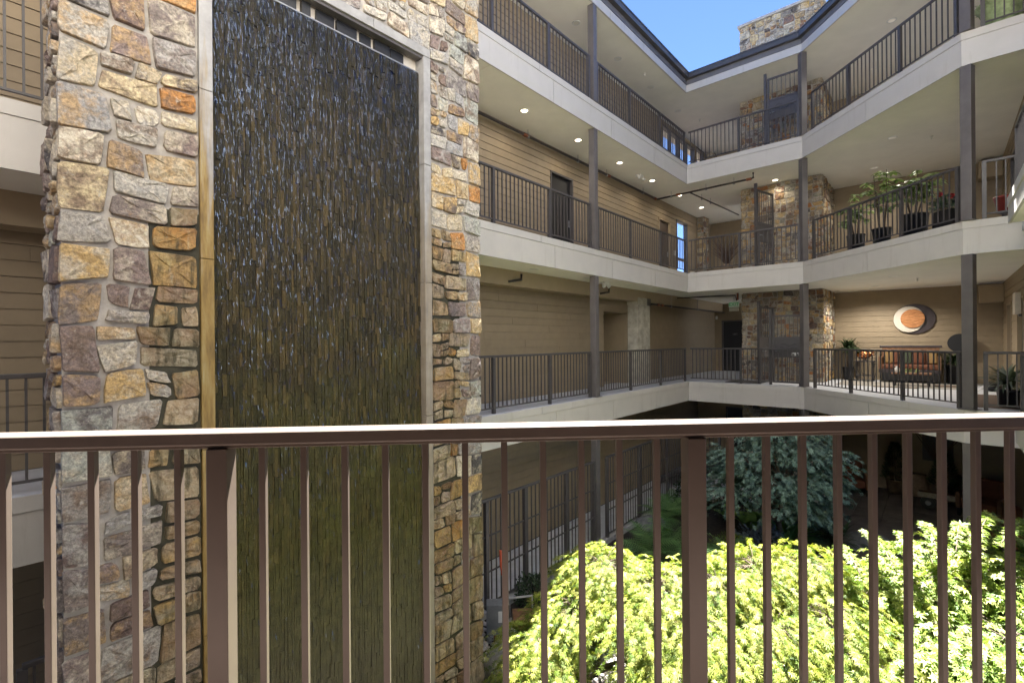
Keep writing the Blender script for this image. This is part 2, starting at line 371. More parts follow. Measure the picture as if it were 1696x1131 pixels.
def tag(o, label=None, cat=None, group=None, kind=None):
    if label: o['label'] = label
    if cat: o['category'] = cat
    if group: o['group'] = group
    if kind: o['kind'] = kind
    return o
def empty(name, loc, label, cat, group=None, rz=0.):
    o = bpy.data.objects.new(name, None); COL.objects.link(o); o.location = loc; o.rotation_euler = (0, 0, rz)
    o.empty_display_size = .2
    WL[o] = Matrix.Translation(Vector(loc)) @ Matrix.Rotation(rz, 4, 'Z')
    return tag(o, label, cat, group)
WL = {}
def link(name, me, parent=None, M4=None):
    """link mesh data at world matrix M4 under parent"""
    o = bpy.data.objects.new(name, me); COL.objects.link(o)
    M4 = M4 if M4 is not None else Matrix.Identity(4)
    WL[o] = M4
    if parent is not None:
        o.parent = parent; o.matrix_local = WL[parent].inverted() @ M4
    else: o.matrix_local = M4
    return o
def build(mb, name, mats, parent=None, smooth=False, bevel=0., **kw):
    """mb holds world coordinates; the object's origin goes to the middle of its foot"""
    a = np.array(mb.v); c = (a.min(0) + a.max(0)) / 2; c[2] = a[:, 2].min()
    mb.v = [tuple(x) for x in (a - c)]
    o = link(name, mb.mesh(name, mats, smooth), parent, Matrix.Translation(Vector(c)))
    if bevel:
        b = o.modifiers.new('bevel', 'BEVEL'); b.width = bevel; b.segments = 2; b.limit_method = 'ANGLE'
    return tag(o, **kw) if kw else o
def fastmesh(name, V, F, mat, tone=None, smooth=False):
    """V (n,3), F (m,k) arrays"""
    me = bpy.data.meshes.new(name); k = F.shape[1]
    me.vertices.add(len(V)); me.vertices.foreach_set('co', V.astype(np.float32).ravel())
    me.loops.add(F.size); me.loops.foreach_set('vertex_index', F.astype(np.int32).ravel())
    me.polygons.add(len(F)); me.polygons.foreach_set('loop_start', np.arange(0, F.size, k, dtype=np.int32))
    me.materials.append(mat); me.update(calc_edges=True)
    if tone is not None:
        at = me.attributes.new('tone', 'FLOAT', 'FACE'); at.data.foreach_set('value', tone.astype(np.float32))
    if smooth: me.polygons.foreach_set('use_smooth', [True] * len(F))
    return me

# ------------------------------------------------------------------ plan of the courtyard
# s runs along the short rear balcony, t runs away along the left wing
H = 3.46; TH = .61; G = -3.46
S2 = 2 ** -.5
P1 = Vector((6.556, 15.076, 0)); A_ = Vector((S2, S2, 0)); B_ = Vector((S2, -S2, 0))
LB, LC = 3.212, 4.437
P2 = P1 + LB * B_; P3 = P2 + Vector((0, -LC, 0))
def W(s, t, z=0.): return P1 + s * B_ + t * A_ + Vector((0, 0, z))
def W2(s, t): p = W(s, t); return (p.x, p.y)
def bst(mb, s0, s1, t0, t1, z0, z1, mi=0):
    mb.box8([W(s0, t0, z0), W(s1, t0, z0), W(s1, t1, z0), W(s0, t1, z0), W(s0, t0, z1), W(s1, t0, z1), W(s1, t1, z1), W(s0, t1, z1)], mi)
class Fr:
    """a wall's frame: u to the right as seen from the front, d out of the wall, z up"""
    def __init__(s, o, u):
        s.o = Vector(o); s.u = Vector(u).normalized(); s.n = s.u.cross(Vector((0, 0, 1)))
        s.rz = math.atan2(s.u.y, s.u.x)
    def P(s, u, d, z): q = s.o + s.u * u + s.n * d; return Vector((q.x, q.y, s.o.z + z))
    def box(s, mb, u0, u1, d0, d1, z0, z1, mi=0, tone=0.):
        mb.box8([s.P(u0, d1, z0), s.P(u1, d1, z0), s.P(u1, d0, z0), s.P(u0, d0, z0), s.P(u0, d1, z1), s.P(u1, d1, z1), s.P(u1, d0, z1), s.P(u0, d0, z1)], mi, tone)
    def mat(s, u, d, z): return Matrix.Translation(s.P(u, d, z)) @ Matrix.Rotation(s.rz, 4, 'Z')
FA = lambda s: Fr(W(s, 0), A_)            # walls of the left wing (face the court), u = t
FB = lambda t: Fr(W(0, t), B_)            # walls facing the court's near side, u = s
FRT = lambda s: Fr(W(s, 0), -A_)          # right-hand wall, u = -t

# ------------------------------------------------------------------ ground
def ground():
    mb = MB(); mb.add([(-400, -400, G - .004), (400, -400, G - .004), (400, 400, G - .004), (-400, 400, G - .004)], [(0, 1, 2, 3)])
    build(mb, 'ground', M['soil'], label='dark mulched garden soil of the courtyard', kind='structure')
    # patio paving under the rear lounge, laid in big slabs
    mb = MB()
    pad = []
    for i in range(9):
        for j in range(9):
            s0 = 3.6 + i * .62 - .0; t0 = -2.6 + j * .74
            if s0 + .62 < 3.7 or t0 > 3.9: continue
            g = .006
            bst(mb, s0 + g, s0 + .62 - g, t0 + g, t0 + .74 - g, G - .1, G + .05 + R_.uniform(-.004, .004))
    build(mb, 'patio', M['patio'], label='shaded patio paving', kind='structure')
    mb = MB()
    bst(mb, -1.26, .02, -19, 6.8, G, G + .06)
    bst(mb, -1.2, 3.6, -.02, 3.9, G, G + .06)
    build(mb, 'garden_walkway', M['floor'], label='concrete walkway behind the garden fence', kind='structure')
    mb = MB()
    bst(mb, .0, .14, -16, -.02, G, G + .11)
    bst(mb, .14, 1.0, -.16, -.02, G, G + .11)
    build(mb, 'kerb', M['curb'], label='concrete kerb under the garden fence', kind='structure')
ground()

# ------------------------------------------------------------------ building
SID = .17
board_cache = {}
def board_mesh(L):
    k = round(L, 3)
    if k not in board_cache:
        mb = MB(); L2 = k / 2; g = .0015
        P = [(-L2 + g, -.020, .007), (L2 - g, -.020, .007), (L2 - g, 0, .007), (-L2 + g, 0, .007), (-L2 + g, -.009, SID - .001), (L2 - g, -.009, SID - .001), (L2 - g, 0, SID - .001), (-L2 + g, 0, SID - .001)]
        mb.box8(P); board_cache[k] = mb.mesh('siding_board', M['siding'])
    return board_cache[k]
def wall(parent, fr, u0, u1, z0, z1, holes=(), boards=True, keep=None, thick=.14, L=3.66, label=None):
    """backing wall with holes, clad in lap boards; keep(u, z) says which boards stay single parts"""
    mb = MB()
    us = sorted({u0, u1, *[h[0] for h in holes], *[h[1] for h in holes]})
    for a, b in zip(us[:-1], us[1:]):
        m = (a + b) / 2; segs = [(z0, z1)]
        for h in holes:
            if h[0] <= m <= h[1]:
                segs = [q for (p, r) in segs for q in ((p, min(r, h[2])), (max(p, h[3]), r)) if q[1] - q[0] > .001]
        for p, r in segs: fr.box(mb, a, b, -thick, 0, p, r)
    wl = build(mb, 'wall', M['siding'], parent)
    if label: wl['label'] = label
    if not boards: return wl
    rest = MB(); n = int((z1 - z0) / SID) + 1
    for i in range(n):
        za = z0 + i * SID
        if za + .05 > z1: break
        spans = [(u0, u1)]
        for h in holes:
            if za + SID * .6 > h[2] and za + SID * .4 < h[3]:
                spans = [q for (p, r) in spans for q in ((p, min(r, h[0])), (max(p, h[1]), r)) if q[1] - q[0] > .02]
        off = (i * 1.37 + (z0 * 3)) % L
        for (p, r) in spans:
            cuts = [p] + [c for c in np.arange(u0 - off, u1 + L, L) if p + .15 < c < r - .15] + [r]
            for a, b in zip(cuts[:-1], cuts[1:]):
                zt = za
                if z1 - za < SID: 
                    fr.box(rest, a, b, 0, .012, za, z1 - .001); continue
                if keep and keep((a + b) / 2, za, a, b):
                    link('siding_board', board_mesh(b - a), wl, fr.mat((a + b) / 2, 0, za))
                else:
                    q = [fr.P(a + .0015, .020, za + .007), fr.P(b - .0015, .020, za + .007), fr.P(b - .0015, 0, za + .007), fr.P(a + .0015, 0, za + .007),
                         fr.P(a + .0015, .009, za + SID - .001), fr.P(b - .0015, .009, za + SID - .001), fr.P(b - .0015, 0, za + SID - .001), fr.P(a + .0015, 0, za + SID - .001)]
                    rest.box8(q)
    if rest.v: build(rest, 'siding', M['siding'], wl, kind='stuff')
    return wl
def door(parent, fr, u0, u1, z0, z1, mat, rec=.05, frame='bronze', lever=True, label=None, sign=False):
    mb = MB(); fr.box(mb, u0 + .05, u1 - .05, -rec - .045, -rec, z0 + .003, z1 - .05)
    d = build(mb, 'door', M[mat], parent, bevel=.003)
    if label: d['label'] = label
    mb = MB()
    fr.box(mb, u0, u0 + .05, -.12, .03, z0, z1); fr.box(mb, u1 - .05, u1, -.12, .03, z0, z1); fr.box(mb, u0 + .05, u1 - .05, -.12, .03, z1 - .05, z1); fr.box(mb, u0 + .05, u1 - .05, -.14, -.1, z0 - .1, z0 + .12)
    build(mb, 'door_frame', M[frame], d)
    if lever:
        mb = MB(); fr.box(mb, u1 - .14, u1 - .08, -rec, -rec + .01, z0 + .92, z0 + 1.10)
        mb.tube([fr.P(u1 - .11, -rec, z0 + 1.02), fr.P(u1 - .11, -rec + .06, z0 + 1.02), fr.P(u1 - .23, -rec + .06, z0 + 1.02)], .01, 6)
        build(mb, 'door_handle', M['steel'], d)
    return d
def offset_path(pts, dist):
    """2-D open path moved to its right"""
    out = []
    for i, p in enumerate(pts):
        ds = []
        if i > 0: ds.append((Vector(pts[i]) - Vector(pts[i - 1])).normalized())
        if i < len(pts) - 1: ds.append((Vector(pts[i + 1]) - Vector(pts[i])).normalized())
        ns = [Vector((d.y, -d.x)) for d in ds]
        n = sum(ns, Vector((0, 0)));
        if len(ns) == 2: n = n / (1 + ns[0].dot(ns[1]))
        out.append(tuple(Vector(p) + n * dist))
    return out
# court edge, walked so that the court lies to the right
EDGE = [W2(0, -19), W2(0, 0), W2(LB, 0), (P3.x, P3.y), (P3.x + S2 * 1.15, P3.y - S2 * 1.15)]
def band(parent, name, mat, o0, o1, z0, z1, joints=2.44, edges=(0, 1, 2, 3), gap=.005):
    """a run of boards along the court edge, mitred at the corners"""
    pi, po = offset_path(EDGE, o0), offset_path(EDGE, o1)
    for e in edges:
        a0, a1, b0, b1 = [Vector(q) for q in (pi[e], pi[e + 1], po[e], po[e + 1])]
        n = max(1, round((a1 - a0).length / joints)); L = (a1 - a0).length
        for i in range(n):
            f0 = i / n + (gap / L if i else 0); f1 = (i + 1) / n - (gap / L if i < n - 1 else 0)
            if e == 0:  f0, f1 = 1 - (n - i) / n + (gap / L if i else 0), 1 - (n - i - 1) / n - (gap / L if i < n - 1 else 0)
            q = [b0.lerp(b1, f0), b0.lerp(b1, f1), a0.lerp(a1, f1), a0.lerp(a1, f0)]
            mb = MB(); mb.prism([tuple(x) for x in q], z0, z1); 
            build(mb, name, mat, parent)
def building():
    left = empty('left_wing', W(-.7, -7, G), 'long tan-sided left wing of the courtyard building with three open walkways', 'building')
    rear = empty('rear_wing', W(4, 1.5, G), 'rear wing of the courtyard building with angled open lounges beside the stone chimney', 'building')
    wings = {0: left, 1: rear, 2: rear, 3: rear}
    e = EDGE
    for lv, z in ((1, 0.), (2, H), (3, 2 * H)):
        # floor slabs
        mb = MB(); bst(mb, -1.6, -.012, -19, 6.6, z - .2, z); build(mb, 'walkway_slab', M['floor'], left)
        mb = MB()
        mb.prism([W2(-.012, .012), W2(LB, .012), (P3.x + .012, P3.y), (P3.x + S2 * 1.2, P3.y - S2 * 1.2 + .012), W2(9.5, -3.13), W2(9.5, 6.6), W2(-.012, 6.6)][::-1], z - .2, z)
        build(mb, 'walkway_slab', M['floor'], rear)
        # soffits
        for k in range(-19, 6, 5):
            mb = MB(); bst(mb, -1.6, -.03, k + .004, (k + 5 if k < 1 else 6.6) - .004, z - TH + .012, z - .21); build(mb, 'soffit', M['soffit'], left)
        mb = MB()
        mb.prism([W2(-.03, .03), W2(LB, .03), (P3.x + .03, P3.y), (P3.x + S2 * 1.2, P3.y - S2 * 1.2 + .03), W2(9.5, -3.1), W2(9.5, 6.6), W2(-.03, 6.6)][::-1], z - TH + .012, z - .21)
        build(mb, 'soffit', M['soffit'], rear)
        for e_ in range(4):
            w = wings[e_]
            band(w, 'fascia_board', M['fascia'], -.03, .0, z - TH, z - .145, edges=(e_,))
            band(w, 'fascia_cap', M['fascia'], -.03, .012, z - .14, z - .004, joints=3.66, edges=(e_,))
    # roof
    zr = 9.235
    for e_ in range(4):
        w = wings[e_]
        band(w, 'roof_beam', M['fascia'], -.04, .0, zr, zr + .22, joints=4.9, edges=(e_,))
        band(w, 'drip_board', M['dripedge'], -.06, .02, zr + .224, zr + .40, joints=30, edges=(e_,))
        band(w, 'gutter', M['gutter'], .022, .14, zr + .36, zr + .50, joints=30, edges=(e_,))
        band(w, 'gutter_lip', M['gutter'], .10, .155, zr + .50, zr + .53, joints=30, edges=(e_,))
    mb = MB(); bst(mb, -2.0, -.05, -19, 6.6, zr + .012, zr + .38); build(mb, 'roof', M['soffit'], left)
    mb = MB(); bst(mb, -2.0, -.07, -19, 6.6, zr + .384, zr + .40); build(mb, 'dark_roof_sheet', M['roof'], left)  # unseen dark sheet added to cut roof bounce onto the chimney
    mb = MB()
    mb.prism([W2(-.06, .07), W2(LB, .07), (P3.x + .07, P3.y), (P3.x + S2 * 1.2, P3.y - S2 * 1.2 + .07), W2(9.5, -3.02), W2(9.5, 6.6), W2(-.06, 6.6)][::-1], zr + .384, zr + .40)
    build(mb, 'dark_roof_sheet', M['roof'], rear)  # same added sheet over the rear wing
    mb = MB()
    mb.prism([W2(-.05, .05), W2(LB, .05), (P3.x + .05, P3.y), (P3.x + S2 * 1.2, P3.y - S2 * 1.2 + .05), W2(9.5, -3.05), W2(9.5, 6.6), W2(-.05, 6.6)][::-1], zr + .012, zr + .38)
    build(mb, 'roof', M['soffit'], rear)
    # left wing walls
    vis = lambda u, z, a, b: (-16.2 < u < -12.5) or b > -9.6
    c1 = z1 = H - TH
    w1 = wall(left, FA(-1.26), -19, 6.6, 0, H - TH, [(-3.1, -1.72, 0, 2.17)], keep=vis)
    fr = FA(-1.26)
    # alcove behind the opening on the lower floor, concrete pillar beside it
    mb = MB(); fr.box(mb, -3.1, -1.72, -.9, -.86, 0, 2.17); fr.box(mb, -1.72, -1.68, -.9, -.14, 0, 2.17); fr.box(mb, -3.14, -3.1, -.9, -.14, 0, 2.17); fr.box(mb, -3.14, -1.68, -.94, -.14, 2.17, 2.2); fr.box(mb, -3.14, -1.68, -.94, -.14, -.06, -.004)
    build(mb, 'alcove', M['siding'], w1)
    mb = MB(); fr.box(mb, -1.68, -.84, .017, .36, 0, 2.42); build(mb, 'concrete_pillar', M['pillar'], left, bevel=.01)
    mb = MB(); fr.box(mb, -1.72, -1.1, .017, .40, 2.42, 2.64); build(mb, 'pillar_cap', M['pillar'], left, bevel=.008)
    mb = MB(); fr.box(mb, -1.08, -.8, .017, .38, 2.42, 2.64); build(mb, 'pillar_bracket', M['bronze'], left)
    # boxed beam along the lower ceiling
    mb = MB(); fr.box(mb, -19, 6.0, .022, .38, 2.52, H - TH + .01); build(mb, 'ceiling_beam', M['trim'], left)
    holes2 = [(-5.42, -4.41, H, H + 2.22), (.9, 1.9, H, H + 2.2), (2.42, 3.5, H, H + 2.42)]
    w2 = wall(left, FA(-1.4), -19, 6.6, H, 2 * H - TH, holes2, keep=vis)
    f2 = FA(-1.4)
    door(left, f2, -5.42, -4.41, H, H + 2.22, 'door', label='dark apartment door in the middle walkway')
    door(left, f2, .9, 1.9, H, H + 2.2, 'brown_door', frame='trim')
    def glazed(u0, u1, z0, z1, n, name, fr):
        mb = MB()
        fr.box(mb, u0, u0 + .07, -.12, .03, z0, z1); fr.box(mb, u1 - .07, u1, -.12, .03, z0, z1)
        fr.box(mb, u0 + .07, u1 - .07, -.12, .03, z1 - .07, z1); fr.box(mb, u0 + .07, u1 - .07, -.12, .03, z0, z0 + .1)
        for i in range(1, n):
            c = u0 + (u1 - u0) * i / n; fr.box(mb, c - .035, c + .035, -.11, .02, z0 + .1, z1 - .07)
        if n == 1: fr.box(mb, u0 + .07, u1 - .07, -.1, .0, z0 + .92, z0 + 1.0)
        g = build(mb, name, M['bronze'], left)
        mb = MB(); fr.box(mb, u0 + .07, u1 - .07, -.06, -.052, z0 + .1, z1 - .07); build(mb, 'glass_pane', M['glass'], g)
        return g
    glazed(2.42, 3.5, H, H + 2.42, 1, 'glass_door', f2)
    holes3 = [(1.25, 4.3, 2 * H, 2 * H + 2.15), (4.45, 5.3, 2 * H, 2 * H + 2.3)]
    w3 = wall(left, FA(-1.4), -19, 6.6, 2 * H, 9.24, holes3, keep=None)
    glazed(1.25, 4.3, 2 * H, 2 * H + 2.15, 4, 'window', f2); glazed(4.45, 5.3, 2 * H, 2 * H + 2.3, 1, 'glass_door', f2)
    wall(left, FA(-1.3), -19, 6.6, G + .06, -TH, keep=None)
    # end walls of the side corridor
    fe = FB(6.1)
    wall(rear, fe, -1.26, 3.6, 0, H - TH, [(-.95, .06, 0, 2.14)], keep=None)
    dd = door(rear, fe, -.95, .06, 0, 2.14, 'door')
    mb = MB(); fe.box(mb, -.55, -.33, -.05, -.042, 1.5, 1.60); pl = build(mb, 'door_number_plate', M['plum'], dd)
    text('107', fe, -.44, -.040, 1.55, .085, M['steel'], dd, 'door_number')
    wall(rear, fe, -1.4, 3.6, H, 2 * H - TH, keep=None)
    wall(rear, fe, -1.4, 3.6, 2 * H, 9.24, keep=None)
    wall(rear, FB(4.2), -1.3, 1.3, G + .06, -TH, [(-.2, .8, G + .06, G + 2.2)], keep=None)
    door(rear, FB(4.2), -.2, .8, G + .06, G + 2.2, 'door', lever=False)
    # lounge walls
    fl = FB(3.95)
    wall(rear, fl, 3.3, 7.37, 0, H - TH, keep=lambda u, z, a, b: z > .8)
    wall(rear, fl, 3.3, 7.37, H, 2 * H - TH, keep=None)
    wall(rear, fl, 3.3, 7.37, 2 * H, 9.24, keep=None)
    wall(rear, fl, 3.3, 7.37, G, -TH, keep=None)
    fr_ = FRT(7.36)
    wall(rear, fr_, -3.95, 6.0, 0, H - TH, [(-2.75, -1.75, 0, 2.2), (-.55, .6, 0, 2.2)], keep=None)
    door(rear, fr_, -2.75, -1.75, 0, 2.2, 'brown_door', frame='trim'); door(rear, fr_, -.55, .6, 0, 2.2, 'door', frame='trim')
    wall(rear, fr_, -3.95, 6.0, H, 2 * H - TH, [(-1.6, -.6, H, H + 2.2)], keep=None)
    door(rear, fr_, -1.6, -.6, H, H + 2.2, 'door')
    wall(rear, fr_, -3.95, 6.0, 2 * H, 9.24, keep=None)
    wall(rear, fr_, -3.95, 3.2, G, -TH, keep=None)
    # bulkhead boxes in the lounge corners
    for z in (0, H):
        mb = MB(); fl.box(mb, 6.85, 7.34, .018, .45, z + 2.3, z + 2.78); build(mb, 'bulkhead_box', M['trim'], rear, bevel=.01)
    # steel columns
    def col(par, c, z0, z1, w=.155, rot=math.pi / 4):
        mb = MB(); mb.box(-w / 2, w / 2, -w / 2, w / 2, 0, z1 - z0)
        mb.box(-w * .8, w * .8, -w * .8, w * .8, 0, .015)
        o = link('steel_column', mb.mesh('steel_column', M['column']), par, Matrix.Translation((c[0], c[1], z0)) @ Matrix.Rotation(rot, 4, 'Z'))
        b = o.modifiers.new('bevel', 'BEVEL'); b.width = .006; b.segments = 2
    for z0, z1 in ((G, -TH), (0, H - TH), (H, 2 * H - TH), (2 * H, 9.235)):
        for t in (-5.46, -13.2): col(left, W2(-.085, t), z0, z1)
        k = P2.x + .06, P2.y + .06; col(rear, k, z0, z1, .16, 0)
        k = P3.x + .11, P3.y + .0; col(rear, k, z0, z1, .165, math.pi / 8)
    # upper landing on the right
    la = empty('stair_landing', W(7.6, -8, 0), 'pale landing edge that juts in at the far right of the photo', 'landing')
    for z, t1, s0 in ((H, -4.66, 6.82), (0, -3.95, 6.94)):
        mb = MB(); bst(mb, s0 + .012, 9.0, -10.2, t1, z - .2, z); build(mb, 'landing_slab', M['floor'], la)
        mb = MB(); bst(mb, s0 + .03, 9.0, -10.2, t1, z - .38, z - .21); build(mb, 'soffit', M['soffit'], la)
        mb = MB(); bst(mb, s0, s0 + .03, -10.2, t1, z - .39, z - .145); build(mb, 'fascia_board', M['fascia'], la)
        mb = MB(); bst(mb, s0 - .012, s0 + .03, -10.2, t1, z - .14, z - .004); build(mb, 'fascia_cap', M['fascia'], la)
    mb = MB(); bst(mb, 7.1, 9.0, -4.64, -3.16, H - .3, H - .005); bst(mb, 7.2, 9.0, -3.9, -3.16, -.3, -.005); build(mb, 'link_slab', M['floor'], la)
    mb = MB(); bst(mb, 5.8, 9.5, -10.2, -3.2, 9.25, 9.6); build(mb, 'roof', M['soffit'], la)  # out-of-view roof, added and widened to keep sun off the landing edge
    return left, rear
def text(body, fr, u, d, z, size, mat, parent, name):
    cu = bpy.data.curves.new(name, 'FONT'); cu.body = body; cu.size = size; cu.align_x = 'CENTER'; cu.align_y = 'CENTER'; cu.extrude = .001
    o = bpy.data.objects.new(name, cu); COL.objects.link(o)
    dg = bpy.context.evaluated_depsgraph_get(); me = bpy.data.meshes.new_from_object(o.evaluated_get(dg))
    bpy.data.objects.remove(o); me.materials.clear(); me.materials.append(mat)
    return link(name, me, parent, fr.mat(u, d, z) @ Matrix.Rotation(math.pi / 2, 4, 'X'))
LEFT, REAR = building()

# the walkway the photographer stands on
def near_walkway():
    nw = empty('near_wing', (1, -.6, G), 'the near walkway of the building, behind the front handrail', 'building')
    mb = MB(); mb.box(-7, 8.6, -1.4, 1.56, -.2, 0); build(mb, 'walkway_slab', M['darkfloor'], nw)
    mb = MB(); mb.box(-7, 8.6, 1.562, 1.6, -.45, -.004); build(mb, 'fascia_board', M['fascia'], nw)
    fr = Fr((0, -1.3, 0), (-1, 0, 0))
    mb = MB(); mb.box(-7, 8.6, -1.55, -1.41, G, 10); build(mb, 'wall', M['brown_door'], nw)  # unseen wall and soffit coloured dark to cut fill on the rail
    mb = MB(); mb.box(-7, 8.6, -1.4, 1.1, H - TH, H); build(mb, 'soffit', M['brown_door'], nw)
    mb = MB(); mb.box(-3.2, 5.0, .9, 1.1, H + .004, 10.2); build(mb, 'bounce_wall', M['bounce_wall'], nw)  # unseen white wall added to bounce sunlight into the court
near_walkway()

# ------------------------------------------------------------------ railings
bal_cache = {}
def railing(label, p0, p1, z, posts, group=None, h=1.07, style='bronze', pitch=.117, w=.05, bw=.019, pw=.06, base=.09, cat='railing', name='railing', k0=None, rail_h=.045, posts_h=None, mids=(), skip_posts=True, post_skew=0):
    p0, p1 = Vector(p0), Vector(p1); d = (p1 - p0); L = d.length; rz = math.atan2(d.y, d.x)
    e = empty(name, (p0.x, p0.y, z), label, cat, group, rz); m = M[style]; T = WL[e]
    def bx(nm, x0, x1, hy, z0, z1, bev=.004):
        mb = MB(); mb.box(x0, x1, -hy, hy, z0, z1); o = link(nm, mb.mesh(nm, m), e, T)
        b = o.modifiers.new('bevel', 'BEVEL'); b.width = bev; b.segments = 2; return o
    bx('top_rail', 0, L, w / 2, h - rail_h, h, .006)
    bx('bottom_rail', 0, L, .013, base, base + .026)
    for q in mids: bx('middle_rail', 0, L, .012, q, q + .026)
    def inst(nm, hw, z0, z1, x):
        k = (style, hw, round(z0, 3), round(z1, 3))
        if k not in bal_cache:
            mb = MB(); mb.box(-hw, hw, -hw, hw, z0, z1)
            bal_cache[k] = mb.mesh(nm, m)
        link(nm, bal_cache[k], e, T @ Matrix.Translation((x, 0, 0)))
    for x in posts:
        inst('post', pw / 2, 0, h - rail_h, x)
    k0 = k0 if k0 is not None else pitch * .6
    n = int((L - k0) / pitch) + 1
    for i in range(n):
        x = k0 + i * pitch
        if x > L - .03 or any(abs(x - q) < pw / 2 + .025 for q in posts): continue
        inst('baluster', bw / 2, base + .026 if not mids else base + .026, h - rail_h, x)
    return e
def all_railings():
    for lv, z, nm in ((1, 0., 'lower'), (2, H, 'middle'), (3, 2 * H, 'top')):
        off = -.085 if lv > 1 else -.11
        g = 'walkway guard railings'
        a = lambda t: W2(off, t)
        rel = lambda ps, t0: [q - t0 for q in ps]
        railing(f'dark bronze railing of the {nm} left walkway, left of the waterfall tower', a(-19), a(-13.35), z, [.05, 1.9, 3.75, 5.6], g)
        railing(f'dark bronze railing of the {nm} left walkway, between waterfall tower and steel column', a(-13.05), a(-5.60), z, rel([-13.0, -10.7, -8.9, -7.2, -5.64], -13.05), g)
        railing(f'dark bronze railing of the {nm} left walkway, from steel column to inner corner', a(-5.32), a(.05), z, rel([-5.28, -3.65, -1.82, -.02], -5.32), g)
        railing(f'short dark bronze railing on the {nm} rear balcony, in front of the chimney', W2(.02, -off), W2(3.12, -off), z, [1.52, 3.08], g)
        x = P2.x + .09
        railing(f'dark bronze railing of the {nm} rear lounge, between the two right-hand columns', (x, 12.52), (x, 8.50), z, [.03, 1.3, 2.75, 3.98], g)
        q = Vector((P3.x, P3.y)) + Vector((S2, -S2)) * .26 + Vector((S2, S2)) * .09
        q2 = Vector((P3.x, P3.y)) + Vector((S2, -S2)) * 1.1 + Vector((S2, S2)) * .09
        railing(f'short dark bronze railing at the {nm} floor, right of the rightmost column', q, q2, z, [.03, .8], g)
    railing('dark bronze railing climbing past the top right edge, on the jutting landing', W2(6.92, -4.7), W2(6.92, -10.2), H, [.03, 1.7, 3.4, 5.2], 'landing railings')
    railing('dark bronze railing at the right edge, beside the grey-green strap-leaved plant', W2(7.02, -4.0), W2(7.02, -10.2), 0, [.03, 1.7, 3.4, 5.2], 'landing railings')
    # garden fence with dark pickets below
    railing('tall dark metal picket fence in the garden below, beside the left wing', W2(.07, -15), W2(.07, -5.75), G + .11, [.0, 1.7, 3.4, 5.7, 6.75, 8.1, 9.2], 'garden fences', h=1.92, pitch=.125, pw=.07, base=.06, mids=(.62, 1.25), cat='fence', name='picket_fence')
    railing('tall dark metal picket fence in the garden below, past the steel column', W2(.07, -5.25), W2(.07, .0), G + .11, [.03, 1.7, 3.4, 5.2], 'garden fences', h=1.92, pitch=.125, pw=.07, base=.06, mids=(.62, 1.25), cat='fence', name='picket_fence')
    railing('short dark metal picket fence at the back of the garden, behind the pale flat rock', W2(.1, -.09), W2(1.0, -.09), G + .11, [.03, .87], 'garden fences', h=1.92, pitch=.125, pw=.07, base=.06, mids=(.62, 1.25), cat='fence', name='picket_fence')
    # the handrail in front of the photographer
    yaw = .0085
    e = empty('front_handrail', (-2.4, 1.41, 0), 'brown metal handrail with square balusters across the whole front of the view', 'railing', rz=yaw); T = WL[e]
    def bx(nm, x0, x1, hy, z0, z1, bev=.004, y=.0225):
        mb = MB(); mb.box(x0, x1, y - hy, y + hy, z0, z1); o = link(nm, mb.mesh(nm, M['handrail']), e, T)
        b = o.modifiers.new('bevel', 'BEVEL'); b.width = bev; b.segments = 3
    bx('top_rail', -1, 6.2, .042, 1.033, 1.07, .005); bx('top_channel', -1, 6.2, .019, 1.021, 1.032, .002); bx('bottom_rail', -1, 6.2, .019, .09, .12)
    mb = MB(); h = .0094; mb.box(-h, h, -h, h, .12, 1.021); bal = mb.mesh('baluster', M['handrail'])
    mb = MB(); h = .0285; mb.box(-h, h, -h, h, 0, 1.021); po = mb.mesh('post', M['handrail'])
    for k in range(-24, 30):
        x = 2.4 + .061 + .1172 * k
        post = (k + 7) % 12 == 0
        o = link('post' if post else 'baluster', po if post else bal, e, T @ Matrix.Translation((x, .0225, 0)))
        b = o.modifiers.new('bevel', 'BEVEL'); b.width = .0018 if not post else .003; b.segments = 2
all_railings()

# ------------------------------------------------------------------ stonework
def split(u0, u1, v0, v1, mw, mh, rng, out):
    w, h = u1 - u0, v1 - v0
    if w > mw * 1.25 or (w > h * 2.6 and w > mw * .85):
        c = u0 + w * rng.uniform(.36, .64); split(u0, c, v0, v1, mw, mh, rng, out); split(c, u1, v0, v1, mw, mh, rng, out)
    elif h > mh * 1.25 or (h > w * 1.35 and h > mh * .7):
        c = v0 + h * rng.uniform(.36, .64); split(u0, u1, v0, c, mw, mh, rng, out); split(u0, u1, c, v1, mw, mh, rng, out)
    elif w > mw * .75 and rng.random() < .3:
        c = u0 + w * rng.uniform(.4, .6); split(u0, c, v0, v1, mw, mh, rng, out); split(c, u1, v0, v1, mw, mh, rng, out)
    else: out.append((u0, u1, v0, v1))
def ashlar(u0, u1, v0, v1, mw, mh, rng):
    """wavy courses broken into stones"""
    out = []; v = v0
    while v < v1 - .01:
        h = min(v1 - v, mh * rng.uniform(1.7, 2.8))
        if v1 - v - h < mh * .8: h = v1 - v
        split(u0, u1, v, v + h, mw, mh, rng, out); v += h
    return out
def warp(u, v, amp, sd):
    return (amp * (math.sin(7.3 * v + 2.1 * u + sd) + .8 * math.sin(15.1 * v - 9.7 * u + 2 * sd)) * .7,
            amp * (math.sin(8.9 * u + 1.3 * v + 3 * sd) + .9 * math.sin(17.7 * u + 5.3 * v + sd)) * .7)
